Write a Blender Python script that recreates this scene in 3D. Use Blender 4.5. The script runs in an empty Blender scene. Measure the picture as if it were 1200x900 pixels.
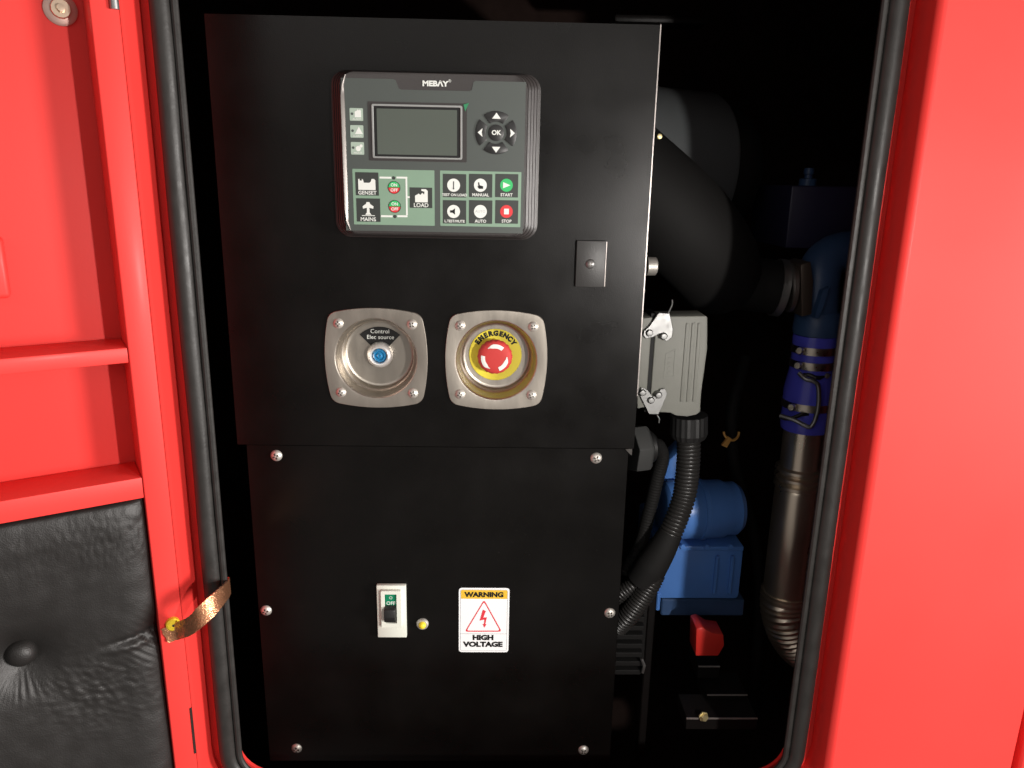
import bpy, bmesh, math, random
from mathutils import Vector, Matrix, noise
random.seed(7)
PI = math.pi
scene = bpy.context.scene
COL = scene.collection

# ------------------------------------------------------------------ camera
CAM = Vector((0.0616, -0.8274, -0.1508))
RIGHT = Vector((0.99958005, -0.02193598, 0.01893498))
UP = Vector((-0.01262652, 0.25843232, 0.96594685))
FWD = Vector((0.02608241, 0.96578028, -0.25804681))
cam_data = bpy.data.cameras.new('camera')
cam = bpy.data.objects.new('camera', cam_data)
COL.objects.link(cam)
M3 = Matrix((RIGHT, UP, -FWD)).transposed()
cam.matrix_world = Matrix.Translation(CAM) @ M3.to_4x4()
cam_data.sensor_width = 36.0
cam_data.lens = 36.0 * 900 / 1200
cam_data.clip_start = 0.02
cam_data.clip_end = 100
scene.camera = cam

# ------------------------------------------------------------------ world and lamps
world = bpy.data.worlds.new('World')
scene.world = world
world.use_nodes = True
bg = world.node_tree.nodes['Background']
bg.inputs[0].default_value = (1.0, 0.93, 0.88, 1)
bg.inputs[1].default_value = 0.25

def area(name, loc, target, size, power, colour=(1, 1, 1)):
    d = bpy.data.lights.new(name, 'AREA')
    d.shape = 'DISK'; d.size = size; d.energy = power; d.color = colour
    o = bpy.data.objects.new(name, d); COL.objects.link(o)
    o.location = loc
    o.rotation_euler = (Vector(target) - Vector(loc)).to_track_quat('-Z', 'Y').to_euler()
    return o
area('work_lamp', (0.54, -0.92, -0.26), (0.05, 0.0, -0.42), 0.035, 8.2, (1.0, 0.95, 0.9))
area('bay_door_light', (2.5, -1.25, -0.45), (0.0, 0.0, -0.35), 0.7, 100.0, (1.0, 0.95, 0.91))
roof = area('sheen_fill_light', (-0.3, -3.0, 0.80), (0.0, 0.0, -0.3), 3.2, 12.0, (1.0, 0.96, 0.92))  # added fill lamp, placed to put sheen on the top of the cabinet
roof.data.shape = 'RECTANGLE'; roof.data.size_y = 0.8

scene.view_settings.view_transform = 'Standard'
scene.view_settings.look = 'None'
scene.view_settings.exposure = 0.0
scene.view_settings.gamma = 1.0

# ------------------------------------------------------------------ picture to place: where a line of sight meets a plane
def ray(px, py):
    return FWD + RIGHT * ((px - 600) / 900) - UP * ((py - 450) / 900)
def P(px, py, Y):
    d = ray(px, py)
    return CAM + d * ((Y - CAM.y) / d.y)
def rect(x0, y0, x1, y1, Y):
    """true upright rectangle (X0, X1, Z0, Z1) standing in the plane Y"""
    mx, my = (x0 + x1) / 2, (y0 + y1) / 2
    return P(x0, my, Y).x, P(x1, my, Y).x, P(mx, y1, Y).z, P(mx, y0, Y).z

# ------------------------------------------------------------------ materials
def mat(name, col, rough=0.5, metal=0.0, var=0.0, vscale=30, bump=0.0, bscale=200, rvar=0.0, spec=0.5,
        coat=0.0, stretch=(1, 1, 1), coat_rough=0.1, emit=None, trans=0.0):
    m = bpy.data.materials.new(name); m.use_nodes = True
    nt = m.node_tree; N = nt.nodes; L = nt.links
    b = N['Principled BSDF']
    b.inputs['Base Color'].default_value = (*col, 1)
    b.inputs['Roughness'].default_value = rough
    b.inputs['Metallic'].default_value = metal
    b.inputs['Specular IOR Level'].default_value = spec
    b.inputs['Coat Weight'].default_value = coat
    b.inputs['Coat Roughness'].default_value = coat_rough
    b.inputs['Transmission Weight'].default_value = trans
    tc = N.new('ShaderNodeTexCoord'); mp = N.new('ShaderNodeMapping')
    mp.inputs['Scale'].default_value = stretch
    L.new(tc.outputs['Object'], mp.inputs['Vector'])
    if var or rvar:
        n = N.new('ShaderNodeTexNoise'); n.inputs['Scale'].default_value = vscale; n.inputs['Detail'].default_value = 6
        L.new(mp.outputs[0], n.inputs['Vector'])
        if var:
            r = N.new('ShaderNodeMix'); r.data_type = 'RGBA'
            r.inputs['A'].default_value = (*[c * (1 - var) for c in col], 1)
            r.inputs['B'].default_value = (*[min(1, c * (1 + var)) for c in col], 1)
            L.new(n.outputs['Fac'], r.inputs['Factor']); L.new(r.outputs['Result'], b.inputs['Base Color'])
        if rvar:
            q = N.new('ShaderNodeMapRange')
            q.inputs['From Min'].default_value = 0.3; q.inputs['From Max'].default_value = 0.7
            q.inputs['To Min'].default_value = max(0.03, rough - rvar); q.inputs['To Max'].default_value = min(1, rough + rvar)
            L.new(n.outputs['Fac'], q.inputs['Value']); L.new(q.outputs[0], b.inputs['Roughness'])
    if bump:
        n2 = N.new('ShaderNodeTexNoise'); n2.inputs['Scale'].default_value = bscale; n2.inputs['Detail'].default_value = 3
        L.new(mp.outputs[0], n2.inputs['Vector'])
        bp = N.new('ShaderNodeBump'); bp.inputs['Strength'].default_value = bump; bp.inputs['Distance'].default_value = 0.001
        L.new(n2.outputs['Fac'], bp.inputs['Height']); L.new(bp.outputs[0], b.inputs['Normal'])
    if emit:
        b.inputs['Emission Color'].default_value = (*emit[0], 1); b.inputs['Emission Strength'].default_value = emit[1]
    return m

RED = mat('red paint', (0.72, 0.043, 0.037), 0.46, var=0.05, vscale=5, bump=0.05, bscale=480, rvar=0.06, coat=0.03, coat_rough=0.2, spec=0.18)
REDDIM = mat('red primer', (0.55, 0.03, 0.025), 0.55, bump=0.1)
BLACKPC = mat('black powder coat', (0.0030, 0.0026, 0.0023), 0.31, var=0.3, vscale=14, bump=0.10, bscale=900, rvar=0.06, spec=0.22)
def dust(m, amount=0.012):
    nt = m.node_tree; N = nt.nodes; L = nt.links; b = N['Principled BSDF']
    src = b.inputs['Base Color'].links[0].from_socket
    tc = N.new('ShaderNodeTexCoord'); n = N.new('ShaderNodeTexNoise'); n.inputs['Scale'].default_value = 520; n.inputs['Detail'].default_value = 2
    big = N.new('ShaderNodeTexNoise'); big.inputs['Scale'].default_value = 7; big.inputs['Detail'].default_value = 5
    L.new(tc.outputs['Object'], n.inputs['Vector']); L.new(tc.outputs['Object'], big.inputs['Vector'])
    r = N.new('ShaderNodeMapRange'); r.inputs['From Min'].default_value = 0.70; r.inputs['From Max'].default_value = 0.80
    r2 = N.new('ShaderNodeMapRange'); r2.inputs['From Min'].default_value = 0.45; r2.inputs['From Max'].default_value = 0.75; r2.inputs['To Max'].default_value = 0.07
    L.new(n.outputs['Fac'], r.inputs['Value']); L.new(big.outputs['Fac'], r2.inputs['Value'])
    ad = N.new('ShaderNodeMath'); ad.operation = 'ADD'; ad.use_clamp = True
    L.new(r.outputs[0], ad.inputs[0]); L.new(r2.outputs[0], ad.inputs[1])
    mx = N.new('ShaderNodeMix'); mx.data_type = 'RGBA'
    L.new(ad.outputs[0], mx.inputs['Factor']); L.new(src, mx.inputs['A']); mx.inputs['B'].default_value = (amount, amount * 0.92, amount * 0.85, 1)
    L.new(mx.outputs['Result'], b.inputs['Base Color'])
dust(BLACKPC)
COVERPC = mat('grey black coat', (0.028, 0.027, 0.026), 0.42, bump=0.2, bscale=900)
RUBBER = mat('black rubber', (0.022, 0.0205, 0.019), 0.46, spec=0.36, var=0.3, vscale=60, bump=0.15, bscale=300, rvar=0.1)
CAVITY = mat('dark foam lining', (0.030, 0.018, 0.015), 0.95, var=0.4, vscale=40, bump=0.3, bscale=120, spec=0.15)
BLACKPL = mat('black plastic', (0.012, 0.012, 0.012), 0.42, bump=0.1, bscale=400, rvar=0.08)
HOUSING = mat('controller housing', (0.030, 0.026, 0.025), 0.36, bump=0.12, bscale=1500)
TRIM = mat('controller side trim', (0.16, 0.145, 0.135), 0.32, metal=0.4)
FACE = mat('controller face film', (0.058, 0.068, 0.062), 0.42, var=0.05, vscale=40)
TILE = mat('dark key film', (0.030, 0.034, 0.031), 0.42)
GREENF = mat('sage green print', (0.185, 0.285, 0.205), 0.45, var=0.05, vscale=60)
PALEF = mat('pale green print', (0.33, 0.41, 0.34), 0.45)
WHITEF = mat('white print', (0.66, 0.68, 0.64), 0.5)
LCD = mat('screen glass', (0.082, 0.096, 0.082), 0.14, var=0.10, vscale=10)
SILVERF = mat('silver trim', (0.36, 0.37, 0.36), 0.35, metal=0.6)
KEYBLK = mat('black key film', (0.012, 0.012, 0.012), 0.4)
STEEL = mat('stamped stainless', (0.46, 0.42, 0.365), 0.40, metal=1.0, var=0.03, vscale=90, rvar=0.04, bump=0.06, bscale=500, stretch=(1, 1, 0.25))
BOLT = mat('bright screw steel', (0.60, 0.57, 0.52), 0.46, metal=0.7, rvar=0.1, vscale=200)
ZINC = mat('bright zinc', (0.32, 0.32, 0.315), 0.45, metal=0.9, rvar=0.1, vscale=150)
BRASSY = mat('yellow zinc', (0.80, 0.68, 0.36), 0.42, metal=0.85)
SLOT = mat('screw slot shade', (0.10, 0.09, 0.08), 0.5, metal=0.8)
GREYCAST = mat('grey cast housing', (0.215, 0.216, 0.190), 0.55, var=0.06, vscale=80, bump=0.25, bscale=700)
COPPER = mat('copper braid', (0.88, 0.39, 0.21), 0.29, metal=0.9, var=0.25, vscale=300, bump=0.9, bscale=420, stretch=(1, 1, 2))
YELLOW = mat('yellow plastic', (0.82, 0.62, 0.03), 0.45)
YELLOWS = mat('yellow sticker', (0.68, 0.57, 0.04), 0.5)
AMBER = mat('amber band print', (0.70, 0.44, 0.035), 0.5)
STICKW = mat('white sticker', (0.80, 0.81, 0.81), 0.4)
INK = mat('black ink', (0.008, 0.008, 0.008), 0.6, spec=0.3)
REDINK = mat('red ink', (0.62, 0.035, 0.05), 0.5)
GREYINK = mat('grey ink', (0.40, 0.41, 0.42), 0.5)
REDBTN = mat('red button', (0.46, 0.040, 0.036), 0.6, spec=0.25)
GREENB = mat('green key', (0.03, 0.42, 0.12), 0.4)
REDB = mat('red key', (0.58, 0.03, 0.035), 0.4)
BREAKER = mat('breaker ivory', (0.70, 0.72, 0.64), 0.42)
BRKGREEN = mat('breaker green window', (0.0, 0.19, 0.085), 0.4)
BLUEGL = mat('blue lens', (0.015, 0.17, 0.36), 0.08, coat=0.6)
CHROME = mat('collar silver', (0.82, 0.80, 0.77), 0.38, metal=0.7)
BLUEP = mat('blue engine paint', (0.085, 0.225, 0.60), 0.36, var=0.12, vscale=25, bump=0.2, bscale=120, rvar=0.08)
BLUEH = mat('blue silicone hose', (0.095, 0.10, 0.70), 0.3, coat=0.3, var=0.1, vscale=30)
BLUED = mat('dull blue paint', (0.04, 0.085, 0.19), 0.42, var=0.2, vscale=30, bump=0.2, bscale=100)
EXHAUST = mat('brown steel pipe', (0.76, 0.66, 0.54), 0.33, metal=0.93, var=0.15, vscale=30, rvar=0.08, stretch=(1, 1, 0.3))
HOSEBK = mat('matt black hose', (0.0068, 0.0063, 0.006), 0.75, spec=0.3, var=0.2, vscale=20, bump=0.15, bscale=150)
FILTER = mat('dark grey filter shell', (0.095, 0.102, 0.105), 0.5, bump=0.1, bscale=300)
NUTGREY = mat('dark grey gland', (0.050, 0.051, 0.050), 0.5, bump=0.1, bscale=300)
BRKT = mat('black bracket steel', (0.006, 0.005, 0.0047), 0.5, spec=0.25, var=0.3, vscale=60, bump=0.2, bscale=200)
REDBLK = mat('red plastic block', (0.62, 0.03, 0.022), 0.4)

# leather-like pad: fine creases in the relief only
def leather():
    m = bpy.data.materials.new('black leathercloth'); m.use_nodes = True
    nt = m.node_tree; N = nt.nodes; L = nt.links; b = N['Principled BSDF']
    b.inputs['Base Color'].default_value = (0.0095, 0.0082, 0.0074, 1)
    b.inputs['Roughness'].default_value = 0.45
    tc = N.new('ShaderNodeTexCoord')
    v = N.new('ShaderNodeTexVoronoi'); v.inputs['Scale'].default_value = 800
    n = N.new('ShaderNodeTexNoise'); n.inputs['Scale'].default_value = 60; n.inputs['Detail'].default_value = 8
    L.new(tc.outputs['Object'], v.inputs['Vector']); L.new(tc.outputs['Object'], n.inputs['Vector'])
    b1 = N.new('ShaderNodeBump'); b1.inputs['Strength'].default_value = 0.22; b1.inputs['Distance'].default_value = 0.0006
    b2 = N.new('ShaderNodeBump'); b2.inputs['Strength'].default_value = 0.25; b2.inputs['Distance'].default_value = 0.002
    L.new(v.outputs['Distance'], b1.inputs['Height']); L.new(n.outputs['Fac'], b2.inputs['Height'])
    L.new(b2.outputs[0], b1.inputs['Normal']); L.new(b1.outputs[0], b.inputs['Normal'])
    q = N.new('ShaderNodeMapRange'); q.inputs['To Min'].default_value = 0.42; q.inputs['To Max'].default_value = 0.62
    L.new(n.outputs['Fac'], q.inputs['Value']); L.new(q.outputs[0], b.inputs['Roughness'])
    return m
LEATHER = leather()

# ------------------------------------------------------------------ mesh helpers
def box(bm, x0, x1, y0, y1, z0, z1):
    x0, x1 = sorted((x0, x1)); y0, y1 = sorted((y0, y1)); z0, z1 = sorted((z0, z1))
    v = [bm.verts.new((x, y, z)) for x in (x0, x1) for y in (y0, y1) for z in (z0, z1)]
    for f in ((0, 1, 3, 2), (4, 6, 7, 5), (0, 4, 5, 1), (2, 3, 7, 6), (0, 2, 6, 4), (1, 5, 7, 3)):
        bm.faces.new([v[i] for i in f])
    return bm
def prism(bm, pts, y0, y1):
    """closed outline of (x, z) points given thickness from y0 to y1"""
    a = [bm.verts.new((x, y0, z)) for x, z in pts]; b = [bm.verts.new((x, y1, z)) for x, z in pts]
    n = len(pts)
    caps = [bm.faces.new(a), bm.faces.new(b[::-1])]
    for i in range(n):
        bm.faces.new((a[i], b[i], b[(i + 1) % n], a[(i + 1) % n]))
    if n > 4:
        for f in caps: f.normal_update()
        bmesh.ops.triangulate(bm, faces=caps, ngon_method='EAR_CLIP')
    return bm
def frame_prism(bm, outer, inner, y0, y1):
    n = len(outer)
    R_ = [[bm.verts.new((x, y, z)) for x, z in o] for o, y in ((outer, y0), (inner, y0), (inner, y1), (outer, y1))]
    for k in range(4):
        a, b = R_[k], R_[(k + 1) % 4]
        for i in range(n):
            bm.faces.new((a[i], a[(i + 1) % n], b[(i + 1) % n], b[i]))
    return bm
def rrect(x0, x1, z0, z1, r, n=6):
    o = []
    for cx, cz, a0 in ((x1 - r, z1 - r, 0), (x0 + r, z1 - r, 90), (x0 + r, z0 + r, 180), (x1 - r, z0 + r, 270)):
        for k in range(n + 1):
            a = math.radians(a0 + 90 * k / n)
            o.append((cx + r * math.cos(a), cz + r * math.sin(a)))
    return o
def circle(cx, cz, r, n=32, a0=0.0, a1=2 * PI):
    full = abs(a1 - a0 - 2 * PI) < 1e-6
    return [(cx + r * math.cos(a0 + (a1 - a0) * k / (n if full else n - 1)), cz + r * math.sin(a0 + (a1 - a0) * k / (n if full else n - 1))) for k in range(n)]
def sector(cx, cz, r0, r1, a0, a1, n=12):
    return circle(cx, cz, r1, n, a0, a1) + circle(cx, cz, r0, n, a0, a1)[::-1]
def basis(d):
    d = d.normalized()
    u = d.orthogonal().normalized()
    return u, d.cross(u)
def lathe(bm, prof, org, axis, seg=32):
    """prof: (radius, height along axis); ends with radius 0 are closed to a point"""
    axis = Vector(axis).normalized(); u, v = basis(axis); org = Vector(org); rings = []
    for r, h in prof:
        if r < 1e-7: rings.append([bm.verts.new(org + axis * h)])
        else: rings.append([bm.verts.new(org + axis * h + (u * math.cos(2 * PI * k / seg) + v * math.sin(2 * PI * k / seg)) * r) for k in range(seg)])
    for a, b in zip(rings, rings[1:]):
        for k in range(seg):
            j = (k + 1) % seg
            if len(a) == 1 and len(b) == 1: continue
            if len(a) == 1: bm.faces.new((a[0], b[k], b[j]))
            elif len(b) == 1: bm.faces.new((a[k], b[0], a[j]))
            else: bm.faces.new((a[k], b[k], b[j], a[j]))
    return bm
def spline(pts, n):
    """Catmull-Rom through the points, n samples per span"""
    pts = [Vector(p) for p in pts]; q = [pts[0] * 2 - pts[1]] + pts + [pts[-1] * 2 - pts[-2]]; o = []
    for i in range(1, len(q) - 2):
        for k in range(n):
            t = k / n; a, b, c, d = q[i - 1], q[i], q[i + 1], q[i + 2]
            o.append(0.5 * ((2 * b) + (c - a) * t + (2 * a - 5 * b + 4 * c - d) * t * t + (3 * b - a - 3 * c + d) * t ** 3))
    o.append(pts[-1]); return o
def resample(pts, step):
    o = [pts[0].copy()]; acc = 0.0
    for a, b in zip(pts, pts[1:]):
        l = (b - a).length; pos = 0.0
        while acc + (l - pos) >= step:
            pos += step - acc; acc = 0.0
            o.append(a.lerp(b, pos / l))
        acc += l - pos
    return o
def tube(bm, pts, rad, seg=16, closed=False, caps=True):
    pts = [Vector(p) for p in pts]; n = len(pts)
    if not hasattr(rad, '__len__'): rad = [rad] * n
    t = [((pts[(i + 1) % n] - pts[i - 1]) if closed else (pts[min(i + 1, n - 1)] - pts[max(i - 1, 0)])).normalized() for i in range(n)]
    u, _ = basis(t[0]); rings = []
    for i in range(n):
        u = (u - t[i] * u.dot(t[i])).normalized(); v = t[i].cross(u)
        rings.append([bm.verts.new(pts[i] + (u * math.cos(2 * PI * k / seg) + v * math.sin(2 * PI * k / seg)) * rad[i]) for k in range(seg)])
    for i in range(n if closed else n - 1):
        a, b = rings[i], rings[(i + 1) % n]
        off = 0
        if closed and i == n - 1:
            off = min(range(seg), key=lambda s: (b[s].co - a[0].co).length)
        for k in range(seg):
            bm.faces.new((a[k], a[(k + 1) % seg], b[(k + 1 + off) % seg], b[(k + off) % seg]))
    if caps and not closed:
        bm.faces.new(rings[0][::-1]); bm.faces.new(rings[-1])
    return bm
def plate_with_holes(outer, holes, y0, y1):
    """flat plate with real holes"""
    bm = bmesh.new(); es = []
    for o in [outer] + holes:
        vs = [bm.verts.new((x, y0, z)) for x, z in o]
        es += [bm.edges.new((vs[i], vs[(i + 1) % len(vs)])) for i in range(len(vs))]
    bmesh.ops.triangle_fill(bm, use_beauty=True, use_dissolve=False, edges=es)
    r = bmesh.ops.extrude_face_region(bm, geom=bm.faces[:])
    for v in [g for g in r['geom'] if isinstance(g, bmesh.types.BMVert)]: v.co.y = y1
    return bm
def bevel(bm, w, seg=2, ang=30):
    bmesh.ops.recalc_face_normals(bm, faces=bm.faces[:])
    e = [e for e in bm.edges if len(e.link_faces) == 2 and e.calc_face_angle(0) > math.radians(ang)]
    bmesh.ops.bevel(bm, geom=e, offset=w, segments=seg, profile=0.5, affect='EDGES', clamp_overlap=True)
    return bm

ORG = {}
def root(name, label, cat, org, group=None):
    o = bpy.data.objects.new(name, None); COL.objects.link(o)
    o.location = org; o.empty_display_size = 0.02; ORG[o.name] = Vector(org)
    o['label'] = label; o['category'] = cat
    if group: o['group'] = group
    return o
def part(name, bm, m, parent=None, smooth=True, label=None, cat=None, kind=None, group=None, ang=35):
    bmesh.ops.recalc_face_normals(bm, faces=bm.faces[:])
    me = bpy.data.meshes.new(name)
    lo = Vector((1e9,) * 3); hi = -lo
    for v in bm.verts:
        for k in range(3): lo[k] = min(lo[k], v.co[k]); hi[k] = max(hi[k], v.co[k])
    c = (lo + hi) / 2
    bmesh.ops.translate(bm, verts=bm.verts[:], vec=-c)
    if smooth:
        for f in bm.faces: f.smooth = True
        for e in bm.edges:
            if len(e.link_faces) != 2 or e.calc_face_angle(0) > math.radians(ang): e.smooth = False
    bm.to_mesh(me); bm.free()
    me.materials.append(m)
    o = bpy.data.objects.new(name, me); COL.objects.link(o)
    o.parent = parent
    o.location = c - (ORG[parent.name] if parent else Vector())
    ORG[o.name] = c
    if label: o['label'] = label
    if cat: o['category'] = cat
    if kind: o['kind'] = kind
    if group: o['group'] = group
    return o
def clone(o, delta, parent):
    """copy of a part and its sub-parts moved by delta"""
    c = o.copy(); COL.objects.link(c); c.parent = parent
    ORG[c.name] = ORG[o.name] + Vector(delta)
    c.location = ORG[c.name] - ORG[parent.name]
    for ch in o.children:
        g = ch.copy(); COL.objects.link(g); g.parent = c; ORG[g.name] = ORG[ch.name] + Vector(delta)
    return c
def text_bm(bm, s, size, x, y, z, bold=0.0, align='CENTER', sx=1.0, rot=0.0, depth=0.00012):
    cu = bpy.data.curves.new('lettering', 'FONT')
    cu.body = s; cu.size = size; cu.align_x = align; cu.align_y = 'CENTER'; cu.extrude = depth; cu.offset = bold; cu.resolution_u = 3
    ob = bpy.data.objects.new('lettering', cu); COL.objects.link(ob)
    bpy.context.view_layer.update()
    dg = bpy.context.evaluated_depsgraph_get()
    me = bpy.data.meshes.new_from_object(ob.evaluated_get(dg))
    bpy.data.objects.remove(ob); bpy.data.curves.remove(cu)
    c, sn = math.cos(rot), math.sin(rot)
    for v in me.vertices:
        a, b, d = v.co.x * sx, v.co.y, v.co.z
        v.co = (x + a * c - b * sn, y - d, z + a * sn + b * c)
    bm.from_mesh(me); bpy.data.meshes.remove(me)
    return bm
def lettering(s, size, x, y, z, m, parent, name='lettering', **k):
    return part(name, text_bm(bmesh.new(), s, size, x, y, z, **k), m, parent, smooth=False)
def flat(name, pts, y, m, parent, t=0.0003, **k):
    return part(name, prism(bmesh.new(), pts, y, y - t), m, parent, smooth=False, **k)
def dome_screw(x, y, z, r, parent, m=None, name='screw', turn=0.3):
    bm = lathe(bmesh.new(), [(0, r * 0.62), (r * 0.35, r * 0.58), (r * 0.68, r * 0.42), (r * 0.92, r * 0.18), (r, 0.02 * r), (r, 0)], (x, y, z), (0, -1, 0), 20)
    o = part(name, bm, m or BOLT, parent)
    b2 = bmesh.new(); c, s = math.cos(turn), math.sin(turn); l, w = r * 0.52, r * 0.13
    pts = [(w, w), (w, l), (-w, l), (-w, w), (-l, w), (-l, -w), (-w, -w), (-w, -l), (w, -l), (w, -w), (l, -w), (l, w)]
    prism(b2, [(x + a * c - b * s, z + a * s + b * c) for a, b in pts], y - r * 0.1, y - r * 0.60)
    part('drive_slot', b2, SLOT, o, smooth=False)
    return o

# ================================================================== THE SETTING: dark machine bay behind the door opening
def wall(name, *b):
    return part(name, box(bmesh.new(), *b), CAVITY, None, smooth=False, kind='structure')
wall('back_wall', -0.60, 1.0, 0.80, 0.83, -1.05, 0.30)
wall('bay_floor', -0.60, 1.0, -0.085, 0.80, -1.08, -1.05)
wall('bay_ceiling', -0.60, 1.0, -0.085, 0.80, 0.30, 0.33)
wall('side_wall', -0.63, -0.60, -0.085, 0.80, -1.05, 0.30)
wall('side_wall', 1.0, 1.03, -0.085, 0.80, -1.05, 0.30)

# ================================================================== red canopy round the opening
HX0, HX1, HZ0, HZ1 = -0.2435, 0.428, -0.830, 0.11
HR = 0.067
YF, YB = -0.14, -0.100
canopy = root('generator_canopy', 'red painted steel canopy framing the door opening, with broad bright panel on the right', 'canopy', (0.09, -0.1, -1.2))
def loop(off, n=8):
    """outline of the opening grown by off (rounded corners keep their centres)"""
    return rrect(HX0 - off, HX1 + off, HZ0 - off, HZ1 + off, HR + off, n)
def sweep(sec, clamp=True):
    bm = bmesh.new(); rings = []
    for off, y in sec:
        rings.append([bm.verts.new((max(x, HX0 - 0.0008) if clamp else x, y, z)) for x, z in loop(off)])
    n = len(rings[0])
    for a, b in zip(rings, rings[1:]):
        for i in range(n):
            j = (i + 1) % n
            if (a[i].co - b[i].co).length < 1e-7 and (a[j].co - b[j].co).length < 1e-7: continue
            try: bm.faces.new((a[i], a[j], b[j], b[i]))
            except ValueError: pass
    return bm
BR = 0.007
sec = [(0.0, YB)] + [(0.0, YF + BR)] + [(BR - BR * math.cos(a), YF + BR - BR * math.sin(a)) for a in (PI / 8, PI / 4, 3 * PI / 8, PI / 2)]
bm = sweep(sec)
bmesh.ops.remove_doubles(bm, verts=bm.verts[:], dist=1e-6)
part('door_return', bm, RED, canopy, ang=60)
part('seal_flange', sweep([(0.0, YB), (-0.0285, YB), (-0.0285, YB + 0.004), (0.0, YB + 0.004)]), RED, canopy, ang=30)
GX = 0.6306      # panel joint on the right
rp = bmesh.new()
# front sheet built as a ring of quads between the bend and the sheet's outer edge
inner = loop(BR); n = len(inner)
def outpt(x, z):
    cx, cz = 0.092, -0.356
    dx, dz = x - cx, z - cz
    k = min(((GX - cx) / dx if dx > 0 else 1e9), ((HX0 - 0.0008 - cx) / dx if dx < 0 else 1e9), ((HZ1 + 0.3 - cz) / dz if dz > 0 else 1e9), ((HZ0 - 0.4 - cz) / dz if dz < 0 else 1e9))
    return cx + dx * k, cz + dz * k
a = [rp.verts.new((max(x, HX0 - 0.0008), YF, z)) for x, z in inner]
bo = [rp.verts.new((outpt(x, z)[0], YF, outpt(x, z)[1])) for x, z in inner]
for i in range(n):
    j = (i + 1) % n
    pa = [a[i], a[j], bo[j], bo[i]]
    try: rp.faces.new(pa)
    except ValueError: pass
bmesh.ops.remove_doubles(rp, verts=rp.verts[:], dist=1e-5)
bmesh.ops.dissolve_degenerate(rp, edges=rp.edges[:], dist=1e-6)
part('front_sheet', rp, RED, canopy, smooth=False)
# fold of the sheet at the joint and the neighbouring sheet
bm = box(bmesh.new(), GX, GX + 0.0005, YF, YF + 0.03, HZ0 - 0.4, HZ1 + 0.3)
part('sheet_fold', bm, RED, canopy, smooth=False)
part('joint_strip', box(bmesh.new(), GX + 0.001, GX + 0.016, YF + 0.026, YF + 0.032, HZ0 - 0.4, HZ1 + 0.3), RED, canopy, smooth=False)
bm = bevel(box(bmesh.new(), GX + 0.0105, 1.35, YF - 0.0, YF + 0.024, HZ0 - 0.4, HZ1 + 0.3), 0.004, 3)
part('side_sheet', bm, RED, canopy)
part('corner_post', box(bmesh.new(), HX0 - 0.36, HX0 - 0.004, -0.0845, -0.01, HZ0 - 0.4, HZ1 + 0.3), RED, canopy, smooth=False)

# ------------------------------------------------------------------ rubber door seal
seal = root('door_seal', 'black rubber bulb seal running round the edge of the red door opening', 'door seal', (0.09, YB, HZ0 + 0.02))
pts = [Vector((x, YB - 0.0125, z)) for x, z in loop(-0.0215, 10)]
def densify(pts, step):
    o = []
    for i in range(len(pts)):
        a, b = pts[i], pts[(i + 1) % len(pts)]; k = max(1, int((b - a).length / step))
        o += [a.lerp(b, q / k) for q in range(k)]
    return o
pts = densify(pts, 0.03)
for p in pts:
    w = noise.noise(p * 9) * 0.0007; p.x += w; p.z += noise.noise(p * 11 + Vector((5, 0, 0))) * 0.0007
part('bulb', tube(bmesh.new(), pts, [0.0092 + 0.0004 * noise.noise(p * 14) for p in pts], 16, closed=True), RUBBER, seal)
pts = densify([Vector((x, YB - 0.0135, z)) for x, z in loop(-0.0335, 10)], 0.03)
part('lip', tube(bmesh.new(), pts, 0.0034, 10, closed=True), RUBBER, seal)

# ================================================================== open door on the left
DA = math.radians(31)
DN = Vector((math.sin(DA), -math.cos(DA), 0)); DU = Vector((-math.cos(DA), -math.sin(DA), 0))
HINGE = Vector((HX0 - 0.0005, YF - 0.001, 0))
door = root('generator_door', 'red steel door swung open on the left, with crossbars and a black padded lower bay', 'door', (0, 0, 0))
door.location = HINGE; door.rotation_euler = (0, 0, PI + DA)
def D(px, py, c=0.0):
    """door coordinates (u to the left along the door, z) of a sight line at height c over the door face"""
    d = ray(px, py); o = HINGE + DN * c
    t = (o - CAM).dot(DN) / d.dot(DN); p = CAM + d * t
    return (p - HINGE).dot(DU), p.z
FU = (D(107, 100)[0] + D(157, 440)[0] + D(203, 850)[0]) / 3      # width of the edge stile
DZ0, DZ1, DUW = -1.12, 0.16, 0.62
REC = -0.052
part('outer_sheet', box(bmesh.new(), 0.004, DUW, REC - 0.003, REC, DZ0, DZ1), RED, door, smooth=False)
bm = bevel(box(bmesh.new(), 0.0, FU, REC + 0.0004, 0.0, DZ0, DZ1), 0.0014, 3)
part('edge_stile', bm, RED, door)
def bar(pt, pb, top=-0.0015):
    """crossbar between the sight lines pt (upper edge) and pb (lower edge)"""
    z1 = D(*pt)[1]; z0 = D(*pb)[1]
    bm = bevel(box(bmesh.new(), FU + 0.0004, DUW, REC + 0.0004, top, z0, z1), 0.0009, 2)
    part('crossbar', bm, RED, door)
    return z0, z1
b1 = bar((75, 414.5), (75, 433)); b2 = bar((85, 574), (85, 599.5))
# raised box of the lock at the far left of the upper bay
lx, lz1 = D(3, 278, REC + 0.02); lz0 = D(9, 350, REC + 0.02)[1]
part('lock_plate', bevel(box(bmesh.new(), lx, lx + 0.09, REC + 0.0004, REC + 0.02, lz0, lz1), 0.004, 3), RED, door)
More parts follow.
